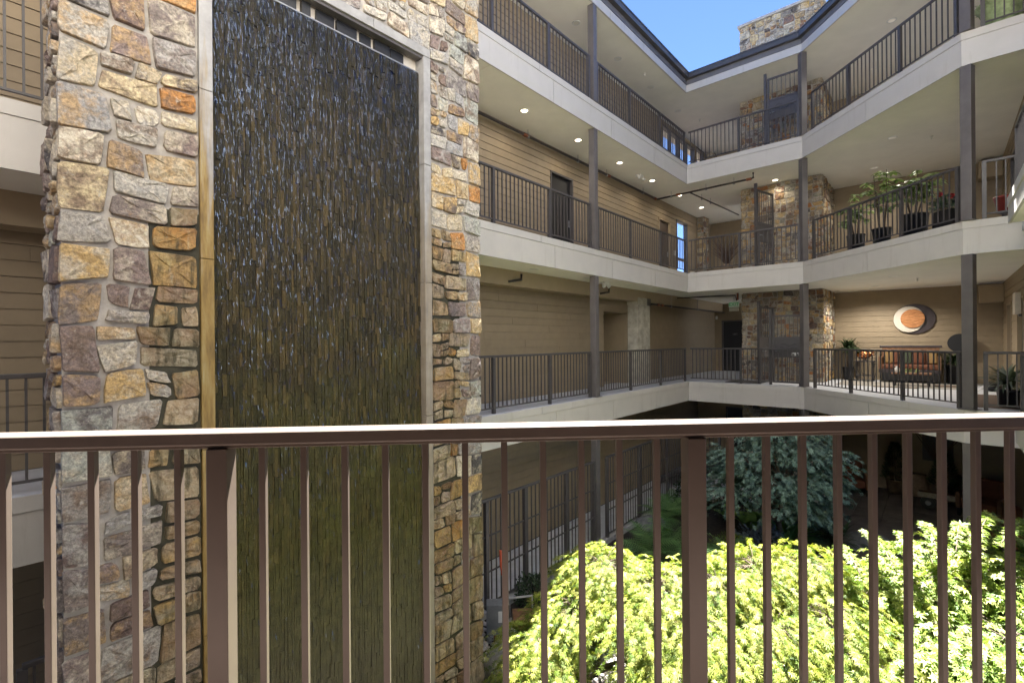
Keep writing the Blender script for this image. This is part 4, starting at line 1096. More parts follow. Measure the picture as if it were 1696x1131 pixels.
def maple(name, label, base, pads, mat, kind, size, nspray, twig=.34, droop=.5, arms=()):
    """low spreading maple: limbs to each leaf pad, pads built of drooping sprays"""
    e = empty(name, base, label, 'tree'); bx, by, bz = base
    P, D, N, T = [], [], [], []
    tr = MB(); hub = Vector((bx, by, bz + .55))
    tr.tube([(bx, by, bz - .1), (bx + .03, by - .02, bz + .28), hub], [.09, .07, .06], 9)
    for (x, y, z, r) in pads:
        m = hub.lerp(Vector((x, y, z)), .5) + Vector((R_.uniform(-.12, .12), R_.uniform(-.12, .12), .16))
        tr.tube([hub, m, (x, y, z - .06)], [.04, .024, .010], 6)
        ns = int(nspray * (r / .5) ** 2)
        a = NR.uniform(0, 2 * np.pi, ns); rr = r * np.sqrt(NR.random(ns))
        q = np.stack([x + rr * np.cos(a), y + rr * np.sin(a), z + .10 - .30 * (rr / r) ** 2 * r + NR.normal(0, .07, ns) - NR.exponential(.15, ns)], 1)
        out = np.stack([np.cos(a), np.sin(a), np.zeros(ns)], 1) + .55 * unit(np.array([x - bx, y - by, 0.]) + 1e-6) + NR.normal(0, .35, (ns, 3))
        out[:, 2] = NR.uniform(-.25, .25, ns); out = unit(out)
        for k in range(ns // 6):
            s = q[k]; tr.tube([(x, y, z - .06), tuple((np.array([x, y, z]) + s) / 2 + [0, 0, .02]), tuple(s)], [.008, .005, .003], 4)
        L = twig * NR.uniform(.6, 1.2, ns); nl = 9
        for j in range(nl):
            f = (j + .5) / nl; sd = 1 if j % 2 else -1
            p = q + out * (L * f)[:, None]; p[:, 2] -= droop * L * f * f
            side = np.stack([-out[:, 1], out[:, 0], np.zeros(ns)], 1) * sd
            d = out * .75 + side * NR.uniform(.3, .9, (ns, 1)) + NR.normal(0, .2, (ns, 3)); d[:, 2] -= .22 + .4 * f
            n = np.array([0, 0, 1.]) + NR.normal(0, .5, (ns, 3)) + out * .25
            P.append(p); D.append(d); N.append(n); T.append(np.clip(NR.normal(.22, .2, ns) + .55 * f + .22 * (p[:, 2] - z) / .2, 0, 1))  # bright tips and inner shade put into tone, besides paler young leaves
    for p0, p1 in arms:      # long single arching branches, leaves in pairs
        p0, p1 = np.array(p0), np.array(p1); dv = p1 - p0; L = np.linalg.norm(dv); nn = int(L / .035)
        f = np.linspace(.1, 1, nn); q = p0 + dv * f[:, None]; q[:, 2] += .10 * np.sin(f * np.pi) - .0
        tr.tube([tuple(x) for x in q[::3]], [.009] * (len(q[::3]) - 2) + [.005, .003], 5)
        for sd in (-1, 1, -1, 1):
            side = np.array([-dv[1], dv[0], 0]) / L * sd
            P.append(q + side * .02 + NR.normal(0, .012, (nn, 3))); D.append(dv / L * .6 + side * NR.uniform(.4, 1., (nn, 1)) + NR.normal(0, .2, (nn, 3)) - [0, 0, .15])
            N.append(np.array([0, 0, 1.]) + NR.normal(0, .3, (nn, 3))); T.append(np.clip(NR.normal(.5, .2, nn), 0, 1))
    build(tr, 'trunk', M['bark'], e, True)
    P, D, N, T = map(np.concatenate, (P, D, N, T))
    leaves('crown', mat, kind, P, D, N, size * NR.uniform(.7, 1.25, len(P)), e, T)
    return e
def garden():
    Y = [(1.65, 6.63, -1.75, .50), (2.26, 6.19, -1.85, .5), (3.03, 6.11, -1.8, .5), (3.66, 6.36, -1.72, .5), (4.39, 6.3, -1.72, .5), (1.15, 6.22, -2.1, .42), (0.68, 5.96, -2.35, .36), (1.78, 5.85, -2.05, .40), (2.57, 5.63, -2.05, .5), (3.42, 5.56, -2.05, .5), (4.12, 5.59, -1.95, .5), (0.66, 5.6, -2.6, .36), (2.05, 5.43, -2.35, .36), (2.82, 5.2, -2.4, .42), (3.56, 5.16, -2.4, .5), (0.42, 5.5, -2.75, .35), (4.2, 5.1, -2.2, .45), (.95, 5.25, -2.75, .3), (1.85, 5.0, -2.8, .4)]
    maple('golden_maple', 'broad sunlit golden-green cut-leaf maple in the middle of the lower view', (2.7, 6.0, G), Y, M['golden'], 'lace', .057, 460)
    Gm = [(5.0, 5.95, -1.88, .42), (5.59, 5.9, -1.82, .46), (6.25, 5.8, -1.78, .46), (6.79, 5.7, -1.68, .46), (4.75, 5.29, -2.1, .45), (5.3, 5.16, -2.05, .5), (5.85, 5.04, -2.0, .5), (4.4, 4.95, -2.4, .4), (4.9, 4.8, -2.4, .45), (5.45, 4.7, -2.4, .5), (6.63, 5.22, -1.9, .5), (5.96, 4.6, -2.2, .5),
          (5.95, 6.6, -1.92, .24), (6.55, 6.75, -1.80, .26), (7.0, 6.35, -1.74, .32), (7.45, 6.5, -1.64, .28), (7.8, 6.75, -1.52, .22)]
    GT = [((4.93, 5.46, -1.56), (5.32, 6.42, -1.37)), ((5.19, 5.46, -1.51), (5.68, 6.29, -1.34)), ((5.54, 5.54, -1.47), (6.16, 6.42, -1.27)), ((5.81, 5.63, -1.43), (6.42, 6.16, -1.18)), ((6.07, 5.63, -1.34), (6.95, 6.25, -1.13)), ((4.49, 5.46, -1.6), (4.71, 6.16, -1.44)), ((6.34, 5.63, -1.34), (7.22, 5.98, -1.12)), ((5.98, 5.54, -1.43), (6.64, 6.34, -1.34))]
    maple('green_maple', 'green maple with layered feathery branches in the lower right corner', (5.9, 5.5, G), Gm, M['green'], 'palm', .07, 210, twig=.42, droop=.28, arms=GT)
    br = random.Random(21); B = []
    for lay_, (z, n, R) in enumerate(((-.75, 5, .75), (-1.15, 8, 1.15), (-1.6, 9, 1.35), (-2.1, 6, 1.2))):
        for k in range(n):
            a = 6.2832 * (k + br.uniform(-.3, .3)) / n + lay_; rr = R * br.uniform(.45, 1.05)
            B.append((6.75 + rr * math.cos(a), 10.65 + .8 * rr * math.sin(a), z + br.uniform(-.16, .16) - .12 * rr, br.uniform(.26, .42)))
    maple('blue_green_maple', 'dark blue-green maple in the shade behind the golden one', (6.8, 10.8, G), B, M['blue'], 'palm', .075, 120, droop=.35)
    # ferns and other small plants
    def rosette(name, label, cat, mat, kind, c, n, size, elev=(.2, .9), group=None, rad=.05, parent=None, tilt=0):
        a = NR.uniform(0, 2 * np.pi, n); el = NR.uniform(*elev, n)
        P = np.stack([c[0] + rad * np.cos(a) * NR.random(n), c[1] + rad * np.sin(a) * NR.random(n), np.full(n, c[2])], 1)
        D = np.stack([np.cos(a) * np.cos(el), np.sin(a) * np.cos(el), np.sin(el)], 1); N = np.array([0, 0, 1.]) + NR.normal(0, .12, (n, 3)) - D * 0
        kw = dict(label=label, cat=cat, group=group) if label else {}
        return leaves(name, M[mat], kind, P, D, N, size * NR.uniform(.75, 1.15, n), parent, **kw)
    g = 'ferns in the garden bed'
    for i, (x, y, s, l) in enumerate(((3.6, 10.4, .85, 'large fern at the left, beside the picket fence'), (4.3, 10.9, .9, 'fern just left of the middle handrail post'), (4.1, 9.6, .85, 'pale green fern directly behind the golden maple'), (4.6, 12.3, .8, 'fern against the picket fence near the inner corner'), (5.0, 9.9, .7, 'fern beside the blue-green maple'), (3.0, 9.6, .75, 'leftmost fern beside the kerb'), (5.1, 12.9, .8, 'fern under the rear balcony'))):
        rosette('fern', 'arching green ' + l, 'fern', 'fern', 'frond', (x, y, G + .1), 34, s, (.25, 1.25), g)
    for i, (x, y, l) in enumerate(((6.4, 12.3, 'behind the middle handrail post'), (6.95, 12.0, 'right of the first hosta'), (6.55, 11.6, 'nearest the slate-blue mound'), (5.7, 12.8, 'half hidden left of the pale flat rock'))):
        rosette('hosta', 'hosta with big bright green leaves, ' + l, 'hosta', 'hosta', 'oval', (x, y, G + .12), 15, .42, (.35, 1.1), 'hostas')
    rosette('strap_plant', 'dark green strap-leaved clump under the blue-green maple', 'plant', 'fern', 'strap', (7.1, 10.9, G + .05), 90, .75, (.35, 1.35), None, .25)
    rosette('strap_plant', 'small dark strap-leaved clump right of the blue-green maple, by the patio edge', 'plant', 'dark', 'strap', (8.2, 10.7, G + .05), 70, .6, (.35, 1.3), None, .2)
    def mound(name, label, cat, mat, c, r, h, n, size, kind='oval', group=None):
        e = empty(name, (c[0], c[1], c[2]), label, cat, group)
        th = np.arccos(NR.uniform(0.02, 1, n)); fi = NR.uniform(0, 2 * np.pi, n); k = NR.uniform(.75, 1.05, n) * (1 + .12 * np.sin(3 * fi + c[0]) + .1 * np.sin(5 * fi + 2 * th))
        D0 = np.stack([np.sin(th) * np.cos(fi), np.sin(th) * np.sin(fi), np.cos(th)], 1)
        P = np.array(c) + D0 * np.array([r, r, h]) * k[:, None]
        leaves('foliage', M[mat], kind, P, unit(D0 + NR.normal(0, .5, (n, 3))), unit(D0 * .4 + np.array([0, 0, 1.]) + NR.normal(0, .3, (n, 3))), size * NR.uniform(.7, 1.2, n), e)
        mb = MB(); 
        for j in range(7):
            a = j * .9; mb.tube([(c[0], c[1], c[2] - .05), (c[0] + .3 * r * math.cos(a), c[1] + .3 * r * math.sin(a), c[2] + .4 * h), (c[0] + .7 * r * math.cos(a), c[1] + .7 * r * math.sin(a), c[2] + .7 * h)], [.016, .010, .005], 5)
        build(mb, 'stems', M['bark'], e)
    mound('low_shrub', 'slate-blue leafy mound in front of the hostas', 'shrub', 'slateleaf', (6.3, 10.6, G), .55, .5, 900, .09)
    mound('low_shrub', 'bright lime-green mossy cushion right of the middle handrail post', 'shrub', 'lime', (5.45, 10.3, G), .5, .45, 2200, .05, 'lance')
    mound('low_shrub', 'dark fine-leaved shrub behind the golden maple', 'shrub', 'dark', (6.1, 9.2, G), .75, .6, 1800, .06)
    mound('low_shrub', 'dark green shrub under the blue-green maple, left of its trunk', 'shrub', 'dark', (6.9, 12.9, G), .6, .55, 1500, .06)
    mound('low_shrub', 'small dark shrub by the kerb, left of the golden maple', 'shrub', 'dark', (.95, 8.9, G), .42, .42, 1100, .06)
    mound('low_shrub', 'dark shrub behind the hostas at the inner fence corner', 'shrub', 'dark', (6.0, 13.6, G), .5, .8, 1300, .07)
    mound('low_shrub', 'blue-green low shrub at the edge of the patio', 'shrub', 'blue', (8.0, 11.4, G), .6, .5, 1300, .07)
    mound('low_shrub', 'dark rounded shrub right of the blue-green maple', 'shrub', 'lime', (8.6, 12.1, G), .45, .55, 1000, .06)
    # rocks
    def rock(label, c, r, mat, sd, jit=.12):
        mb = MB(); mb.sphere(c, r, 22, 14, jit, random.Random(sd)); build(mb, 'boulder', M[mat], None, True, label=label, cat='boulder', group='garden boulders')
    rock('rounded tan boulder at the foot of the waterfall tower', (.36, 6.75, G + .1), (.42, .55, .5), 'boulder', 3)
    rock('large grey boulder beside the kerb, behind the left tip of the golden maple', (1.55, 8.9, G + .1), (.5, .45, .48), 'darkrock', 4)
    rock('pale flat rock at the inner fence corner', (6.85, 14.1, G + .12), (.55, .4, .24), 'boulder', 5)
    rock('flat grey rock among the ferns', (4.3, 12.2, G + .05), (.4, .35, .22), 'darkrock', 6)
    rock('low grey stone at the patio edge, under the feathery branch tips', (8.7, 10.6, G + .0), (.6, .45, .3), 'darkrock', 8)
    rock('small dark rock beside the trunk of the blue-green maple', (7.3, 12.6, G), (.55, .4, .2), 'darkrock', 9)
    # pebbles
    pr = random.Random(3); base = []
    for k in range(6):
        b = MB(); b.sphere((0, 0, 0), (1, .8, .55), 7, 4, .08, pr); base.append(b)
    N = 5200; V = []; F = []; T = []; nv = 0
    for i in range(N):
        if i < 1200: x, y = pr.uniform(-.6, .55), pr.uniform(5.4, 8.3)
        else: x, y = pr.uniform(.7, 4.6), pr.uniform(5.0, 8.2)
        b = base[i % 6]; r = pr.uniform(.02, .055); a = pr.uniform(0, 6.28)
        c, s = math.cos(a), math.sin(a); q = np.array(b.v) * r; z = G + r * .3 + pr.uniform(0, .03)
        V.append(np.stack([x + q[:, 0] * c - q[:, 1] * s, y + q[:, 0] * s + q[:, 1] * c, z + q[:, 2]], 1))
        F += [tuple(nv + k for k in f) for f in b.f]; nv += len(q)
    me = bpy.data.meshes.new('pebbles'); me.from_pydata(np.concatenate(V).tolist(), [], F); me.materials.append(M['pebble']); me.polygons.foreach_set('use_smooth', [True] * len(F))
    tag(link('pebbles', me), 'grey and pink river pebbles on the ground round the tower and maple', 'pebbles', kind='stuff')
    # services by the tower
    e = empty('electrical_box', (.14, 7.55, G), 'tall grey electrical box on a post beside the waterfall tower', 'electrical box', 'garden electrical boxes')
    mb = MB(); mb.box(.02, .30, 7.45, 7.65, G + .25, G + .72); build(mb, 'cabinet', M['steel'], e, bevel=.01)
    mb = MB(); mb.box(.2, .298, 7.444, 7.449, G + .45, G + .62); build(mb, 'warning_label', M['white'], e)
    mb = MB(); mb.tube([(.16, 7.55, G), (.16, 7.55, G + .25)], .03, 8); build(mb, 'conduit', M['rustpipe'], e)
    e = empty('electrical_box', (-.12, 7.6, G), 'small grey electrical box half hidden behind the tower edge', 'electrical box', 'garden electrical boxes')
    mb = MB(); mb.box(-.2, -.05, 7.5, 7.65, G + .2, G + .5); build(mb, 'cabinet', M['steel'], e, bevel=.01)
    mb = MB(); mb.tube([(-.12, 7.58, G), (-.12, 7.58, G + .2)], .022, 8); build(mb, 'conduit', M['rustpipe'], e)
    e = empty('garden_tool', (.36, 8.35, G), 'orange-handled garden tool leaning on the picket fence', 'tool')
    mb = MB(); mb.tube([(.40, 8.25, G), (.31, 8.6, G + .62)], .014, 8); build(mb, 'shaft', M['steel'], e, True)
    mb = MB(); mb.tube([(.31, 8.6, G + .62), (.30, 8.66, G + .78), (.285, 8.72, G + 1.02)], [.022, .036, .028], 9); build(mb, 'handle', M['orange'], e, True)
    e = empty('wooden_planter', (.62, 8.0, G), 'low brown planter box with pale pipe behind it, beside the electrical box', 'planter')
    mb = MB(); mb.box(.45, .95, 7.75, 8.1, G, G + .3); build(mb, 'box', M['wood'], e, bevel=.01)
    mb = MB(); mb.tube([(.42, 8.2, G + .1), (.42, 8.2, G + .42), (.8, 8.25, G + .42), (.8, 8.25, G + .1)], .022, 8); build(mb, 'pipe', M['curb'], e, True)
garden()

# ------------------------------------------------------------------ lounge furniture and pots
def pot(e, c, r, h, mat, taper=.8, nm='pot', rim=.02):
    mb = MB(); mb.lathe([(r * taper, 0), (r * .97, h - .04), (r, h - .04), (r, h), (r - .02, h), (r - .03, h - .05)], c, 22); build(mb, nm, M[mat], e, True)
    mb = MB(); mb.lathe([(r - .032, h - .06), (r - .032, h - .045)], c, 18); build(mb, 'potting_soil', M['soil'], e)
def potted_shrub(label, c, r, h, stems, hts, mat='pot_leaf', kind='oval', size=.17, spread=.34, n=26, potmat='black', name='potted_plant', group=None):
    e = empty(name, c, label, 'potted plant', group); pot(e, c, r, h, potmat, .85)
    st = MB(); P, D, N, T = [], [], [], []
    for i in range(stems):
        a = 2 * math.pi * i / stems + c[0]; hh = hts * R_.uniform(.7, 1.0)
        top = Vector((c[0] + spread * .5 * math.cos(a), c[1] + spread * .5 * math.sin(a), c[2] + hh))
        b = Vector((c[0] + .05 * math.cos(a), c[1] + .05 * math.sin(a), c[2] + h - .06)); md = b.lerp(top, .5) + Vector((R_.uniform(-.04, .04), R_.uniform(-.04, .04), 0))
        st.tube([b, md, top], [.016, .012, .007], 6)
        for k in range(n // 4):
            f = R_.uniform(.42, 1.0); base = b.lerp(md, f * 2) if f < .5 else md.lerp(top, f * 2 - 1)
            aa = R_.uniform(0, 6.28); ln = R_.uniform(.1, .24)
            tip = base + Vector((math.cos(aa) * ln, math.sin(aa) * ln, R_.uniform(.02, .12))); st.tube([base, tip], .004, 4)
            for j in range(6):
                ab = aa + (j - 2.5) * .95
                P.append(tip); D.append((math.cos(ab), math.sin(ab), R_.uniform(-.5, .05))); N.append((R_.gauss(0, .2), R_.gauss(0, .2), 1)); T.append(R_.random())
    build(st, 'stems', M['bark'], e, True)
    leaves('foliage', M[mat], kind, np.array(P, float), np.array(D, float), np.array(N, float), size * NR.uniform(.7, 1.15, len(P)), e, np.array(T))
    return e
def lounges():
    x = P2.x + .42
    potted_shrub('shorter umbrella plant in a black pot behind the middle lounge railing, nearest the chimney', (9.3, 11.5, H), .20, .44, 4, 1.35, n=30, group='umbrella plants')
    potted_shrub('tallest thin umbrella plant, between the two other umbrella plants', (9.3, 10.72, H), .19, .42, 4, 1.75, n=34, group='umbrella plants')
    potted_shrub('widest umbrella plant in the biggest black pot, rightmost on the middle lounge', (9.32, 9.9, H), .26, .52, 5, 1.5, n=40, spread=.5, group='umbrella plants')
    e = empty('geranium', (9.25, 9.03, H), 'red-flowering geranium in a square black planter on the middle lounge', 'potted plant')
    mb = MB(); mb.box(9.06, 9.44, 8.84, 9.22, H, H + .38); build(mb, 'planter', M['black'], e, bevel=.015)
    n = 420; th = NR.uniform(0, 6.28, n); rr = .27 * np.sqrt(NR.random(n)); P = np.stack([9.25 + rr * np.cos(th), 9.03 + rr * np.sin(th), H + .4 + NR.random(n) * .3 * (1 - rr)], 1)
    leaves('foliage', M['geranium'], 'oval', P, np.stack([np.cos(th), np.sin(th), NR.normal(.2, .3, n)], 1), np.array([0, 0, 1.]) + NR.normal(0, .3, (n, 3)), .085 * NR.uniform(.7, 1.2, n), e)
    for (px, py, pz) in ((9.18, 9.16, .74), (9.12, 8.86, .62), (9.3, 8.83, .66)):
        n = 60; D = unit(NR.normal(0, 1, (n, 3))); leaves('flower_head', M['petal'], 'oval', np.array([px, py, H + pz]) + D * .022, D, NR.normal(0, 1, (n, 3)), .036, e)
        mb = MB(); mb.tube([(9.25, 9.03, H + .4), (px, py, H + pz)], .005, 5); build(mb, 'flower_stem', M['bark'], e)
    e = empty('low_bench', W(5.9, 2.6, H), 'low white storage bench behind the pots on the middle lounge', 'bench')
    mb = MB(); bst(mb, 4.6, 6.6, 2.3, 2.75, H + .06, H + .62); build(mb, 'chest', M['cream'], e, bevel=.01)
    mb = MB(); bst(mb, 4.57, 6.63, 2.27, 2.78, H + .622, H + .66); build(mb, 'lid', M['cream'], e, bevel=.006)
    e = empty('red_pot', W(7.05, -1.5, H), 'glossy red pot on a stand beyond the right end of the middle railing', 'pot')
    p = W(7.02, -1.3, H + .42); pot(e, p, .17, .3, 'redpot', .6); mb = MB(); mb.lathe([(.13, 0), (.10, .02), (.04, .05), (.04, .36), (.12, .4), (.12, .42)], W(7.02, -1.3, H), 14); build(mb, 'stand', M['bronze'], e, True)
    e = empty('green_pot', W(7.15, -3.0, 2 * H), 'big green and white glazed bowl planter at the top right edge', 'pot')
    p = W(6.92, -2.72, 2 * H); mb = MB(); mb.lathe([(.16, 0), (.22, .1), (.33, .42), (.37, .47), (.39, .5), (.36, .51), (.33, .46)], p, 28); build(mb, 'pot', M['ceramic'], e, True)
    rr = .3 * np.sqrt(NR.random(160)); th = NR.uniform(0, 6.28, 160); P = np.stack([p.x + rr * np.cos(th), p.y + rr * np.sin(th), np.full(160, 2 * H + .46)], 1)
    leaves('foliage', M['lime'], 'lance', P, np.stack([np.cos(th), np.sin(th), NR.uniform(.3, 1.5, 160)], 1), NR.normal(0, 1, (160, 3)), .2 * NR.uniform(.5, 1.1, 160), e)
    # dry twigs in a pot on the middle corridor
    e = empty('twig_pot', W(.62, 1.2, H), 'pot of dry reddish twigs on the middle balcony, left of the chimney', 'potted plant')
    p = W(.72, 1.5, H); pot(e, p, .2, .36, 'tanpot')
    mb = MB()
    for i in range(90):
        a = R_.uniform(0, 6.28); l = R_.uniform(.3, .62); h = R_.uniform(.5, 1.1); b = Vector((p.x, p.y, p.z + .3))
        q = b + Vector((math.cos(a) * l * .4, math.sin(a) * l * .4, h * .55)); mb.tube([b, q, b + Vector((math.cos(a) * l, math.sin(a) * l, h))], [.007, .005, .002], 4)
        a2 = a + R_.uniform(-.8, .8); mb.tube([q, q + Vector((math.cos(a2) * .2, math.sin(a2) * .2, .22))], [.004, .002], 4)
    build(mb, 'twigs', M['twig'], e)
    # lower lounge
    fl = FB(3.95)
    e = empty('wall_disc', fl.P(5.45, 0, 1.4), 'round copper disc on a pale crescent and dark oval, hung on the lower lounge wall', 'wall art')
    def oval(nm, cu, cz, ru, rz_, d0, d1, mat):
        mb = MB(); n = 40
        b = [fl.P(cu + ru * math.cos(2 * math.pi * i / n), d0, cz + rz_ * math.sin(2 * math.pi * i / n)) for i in range(n)]
        t = [fl.P(cu + ru * .98 * math.cos(2 * math.pi * i / n), d1, cz + rz_ * .98 * math.sin(2 * math.pi * i / n)) for i in range(n)]
        mb.add(b + t, [tuple(range(n - 1, -1, -1)), tuple(range(n, 2 * n))] + [(i, (i + 1) % n, n + (i + 1) % n, n + i) for i in range(n)]); build(mb, nm, M[mat], e)
    oval('backing_oval', 5.44, 1.91, .50, .46, .02, .06, 'plum'); oval('crescent', 5.31, 1.90, .375, .40, .06, .10, 'cream'); oval('copper_disc', 5.40, 1.92, .29, .29, .10, .14, 'disc')
    # bench with cushions
    e = empty('bench', W(5.3, 3.4, 0), 'long dark wooden bench with rust seat and cushions under the wall disc', 'bench')
    def bx(nm, s0, s1, t0, t1, z0, z1, mat, bev=.01):
        mb = MB(); bst(mb, s0, s1, t0, t1, z0, z1); return build(mb, nm, M[mat], e, bevel=bev)
    bx('seat_frame', 4.62, 6.05, 3.02, 3.7, .30, .40, 'plum'); bx('seat_cushion', 4.68, 5.99, 3.04, 3.6, .40, .54, 'rust', .04)
    bx('base', 4.7, 5.97, 3.1, 3.66, .06, .30, 'black')
    for s in (4.62, 5.97): bx('arm', s, s + .08, 3.02, 3.7, .40, .78, 'wood'); 
    bx('back_panel', 4.66, 6.01, 3.70, 3.78, .40, 1.04, 'wood'); bx('back_rail', 4.6, 6.07, 3.68, 3.80, 1.042, 1.1, 'plum')
    for i, s in enumerate((4.8, 5.1, 5.42, 5.72)): bx('back_cushion', s - .0, s + .28, 3.52, 3.68, .545, .95, ('rust', 'greencush', 'rust', 'rust')[i], .05)
    for s in (4.74, 5.78):
        mb = MB(); fr = Fr(W(s, 3.5), (B_ * .96 + A_ * (.2 if s < 5 else -.2)))
        fr.box(mb, -.02, .2, -.06, .10, .55, .95); build(mb, 'pillow', M['gold'], e, bevel=.05)
    # side table with copper sculpture
    e = empty('side_table', W(4.3, 3.2, 0), 'slim dark metal side table left of the bench', 'table')
    bx('tabletop', 4.02, 4.52, 3.0, 3.5, .60, .635, 'plum', .006); bx('shelf', 4.06, 4.48, 3.04, 3.46, .17, .19, 'bronze', .004)
    for s in (4.05, 4.46):
        for t in (3.03, 3.44): 
            mb = MB(); p = W(s + .015, t + .015, 0); mb.lathe([(.018, 0), (.018, .1), (.03, .14), (.018, .18), (.014, .4), (.028, .5), (.016, .56), (.02, .6)], p, 10); build(mb, 'leg', M['bronze'], e, True)
    e = empty('copper_vessel', W(4.27, 3.22, .635), 'shiny copper fish-shaped vessel on the side table', 'sculpture')
    c = W(4.27, 3.22, .82); d = B_
    mb = MB(); pts = [c - d * .20 + Vector((0, 0, .02)), c - d * .12, c - d * .02, c + d * .1, c + d * .17 + Vector((0, 0, .04)), c + d * .24 + Vector((0, 0, .10))]
    mb.tube(pts, [.06, .125, .14, .09, .045, .012], 16); build(mb, 'body', M['copper'], e, True)
    mb = MB(); mb.tube([c + d * .16 + Vector((0, 0, .03)), c + d * .26 + Vector((0, 0, -.02))], [.03, .006], 8); build(mb, 'tail_fin', M['copper'], e, True)
    mb = MB(); mb.lathe([(.08, 0), (.07, .015), (.03, .03), (.05, .06)], W(4.27, 3.22, .635), 14); build(mb, 'foot', M['black'], e, True)
    # coffee table
    e = empty('coffee_table', W(5.4, 1.9, 0), 'low dark coffee table with white ornament in front of the bench', 'table')
    bx('tabletop', 5.0, 5.85, 1.75, 2.2, .33, .37, 'wood', .006); bx('apron', 5.05, 5.8, 1.8, 2.15, .28, .329, 'black', .004)
    for s in (5.03, 5.76):
        for t in (1.78, 2.11): bx('leg', s, s + .06, t, t + .06, 0, .279, 'black', .004)
    e = empty('ornament', W(5.1, 2.0, .37), 'small white vase of pale flowers on the coffee table', 'vase')
    mb = MB(); mb.lathe([(.04, 0), (.07, .05), (.06, .11), (.03, .15), (.04, .17)], W(5.12, 1.95, .371), 14); build(mb, 'vase', M['white'], e, True)
    for k in range(3):
        p = np.array(W(5.3 + .12 * k, 2.0, .43)); n = 24; D = unit(NR.normal(0, 1, (n, 3))); leaves('flower_head', M['pot_leaf'], 'oval', p + D * .02, D, NR.normal(0, 1, (n, 3)), .05, e)
    mb = MB(); bst(mb, 3.75, 6.5, 1.35, 3.0, .004, .014); build(mb, 'rug', M['rug'], None, label='large pale rug under the coffee table', cat='rug')
    mb = MB(); bst(mb, 4.65, 5.6, 1.12, 1.34, .004, .016); build(mb, 'runner_mat', M['rugdark'], None, label='brown mat at the front edge of the pale rug', cat='mat', group='brown mats')
    mb = MB(); bst(mb, 5.9, 6.34, 1.9, 2.5, .015, .026); build(mb, 'runner_mat', M['rugdark'], None, label='brown mat at the right end of the pale rug', cat='mat', group='brown mats')
    e = empty('striped_mat', W(6.9, -.6, 0), 'dark striped floor mat right of the rightmost column', 'mat')
    for i in range(18):
        t = -2.6 + i * .16; mb = MB(); bst(mb, 6.5, 7.3, t, t + .12, .004, .014); build(mb, 'mat_strip', M['rugdark'], e)
    mb = MB(); bst(mb, 1.0, 2.0, .35, 1.0, .004, .016); build(mb, 'door_mat', M['black'], None, label='black rubber mat behind the lower rear balcony railing', cat='mat')
    # palm and pots
    def palm(label, c, r, h, stemh, n, size, mat='fern', kind='strap', el=(.0, 1.35), potmat='black'):
        e = empty('potted_palm', c, label, 'potted plant'); pot(e, c, r, h, potmat)
        a = NR.uniform(0, 6.28, n); ev = NR.uniform(*el, n); top = np.array([c[0], c[1], c[2] + stemh])
        P = np.tile(top, (n, 1)) + NR.normal(0, .02, (n, 3)); D = np.stack([np.cos(a) * np.cos(ev), np.sin(a) * np.cos(ev), np.sin(ev)], 1)
        leaves('foliage', M[mat], kind, P, D, np.array([0, 0, 1.]) + NR.normal(0, .1, (n, 3)), size * NR.uniform(.7, 1.1, n), e)
        mb = MB(); mb.tube([(c[0], c[1], c[2] + h - .06), (c[0], c[1], c[2] + stemh + .02)], [.04, .03], 8); build(mb, 'stem', M['bark'], e, True)
    palm('dark green palm in a black pot beside the chimney on the lower lounge', W(3.82, 3.45, 0), .16, .42, .98, 110, .55, 'dark')
    palm('dark bushy plant in a tall black pot right of the bench', W(6.3, 3.4, 0), .17, .55, .62, 120, .45, 'dark')
    palm('grey-green strap-leaved plant in a black pot behind the right end of the railing', W(6.98, -2.35, 0), .17, .34, .40, 70, .62, 'agave', 'strap', (.1, 1.3))
    e = empty('dark_sculpture', W(6.42, 3.5, 0), 'round black disc sculpture on a stand, half hidden by the rightmost column', 'sculpture')
    c = fl.P(6.45, .2, 1.17); mb = MB()
    n = 32
    b = [fl.P(6.45 + .27 * math.cos(6.2832 * i / n), .17, 1.17 + .27 * math.sin(6.2832 * i / n)) for i in range(n)]; t = [fl.P(6.45 + .27 * math.cos(6.2832 * i / n), .24, 1.17 + .27 * math.sin(6.2832 * i / n)) for i in range(n)]
    mb.add(b + t, [tuple(range(n - 1, -1, -1)), tuple(range(n, 2 * n))] + [(i, (i + 1) % n, n + (i + 1) % n, n + i) for i in range(n)]); build(mb, 'disc', M['black'], e)
    mb = MB(); mb.tube([fl.P(6.5, .2, 0), fl.P(6.5, .2, .92)], .03, 8); fl.box(mb, 6.35, 6.65, .05, .35, 0, .04); build(mb, 'stand', M['black'], e)
    e = empty('black_statue', W(7.05, 2.2, 0), 'small black curled statue on the floor by the right-hand wall', 'sculpture')
    p = W(7.0, 1.5, 0); mb = MB(); mb.sphere(p + Vector((0, 0, .1)), (.2, .16, .11), 14, 8, .05, random.Random(2)); build(mb, 'body', M['black'], e, True)
    mb = MB(); mb.tube([p + Vector((.1, .0, .12)), p + Vector((.16, 0, .3)), p + Vector((.1, 0, .42)), p + Vector((.16, 0, .55)), p + Vector((.26, 0, .5))], [.04, .03, .028, .026, .035], 8); build(mb, 'neck', M['black'], e, True)
lounges()
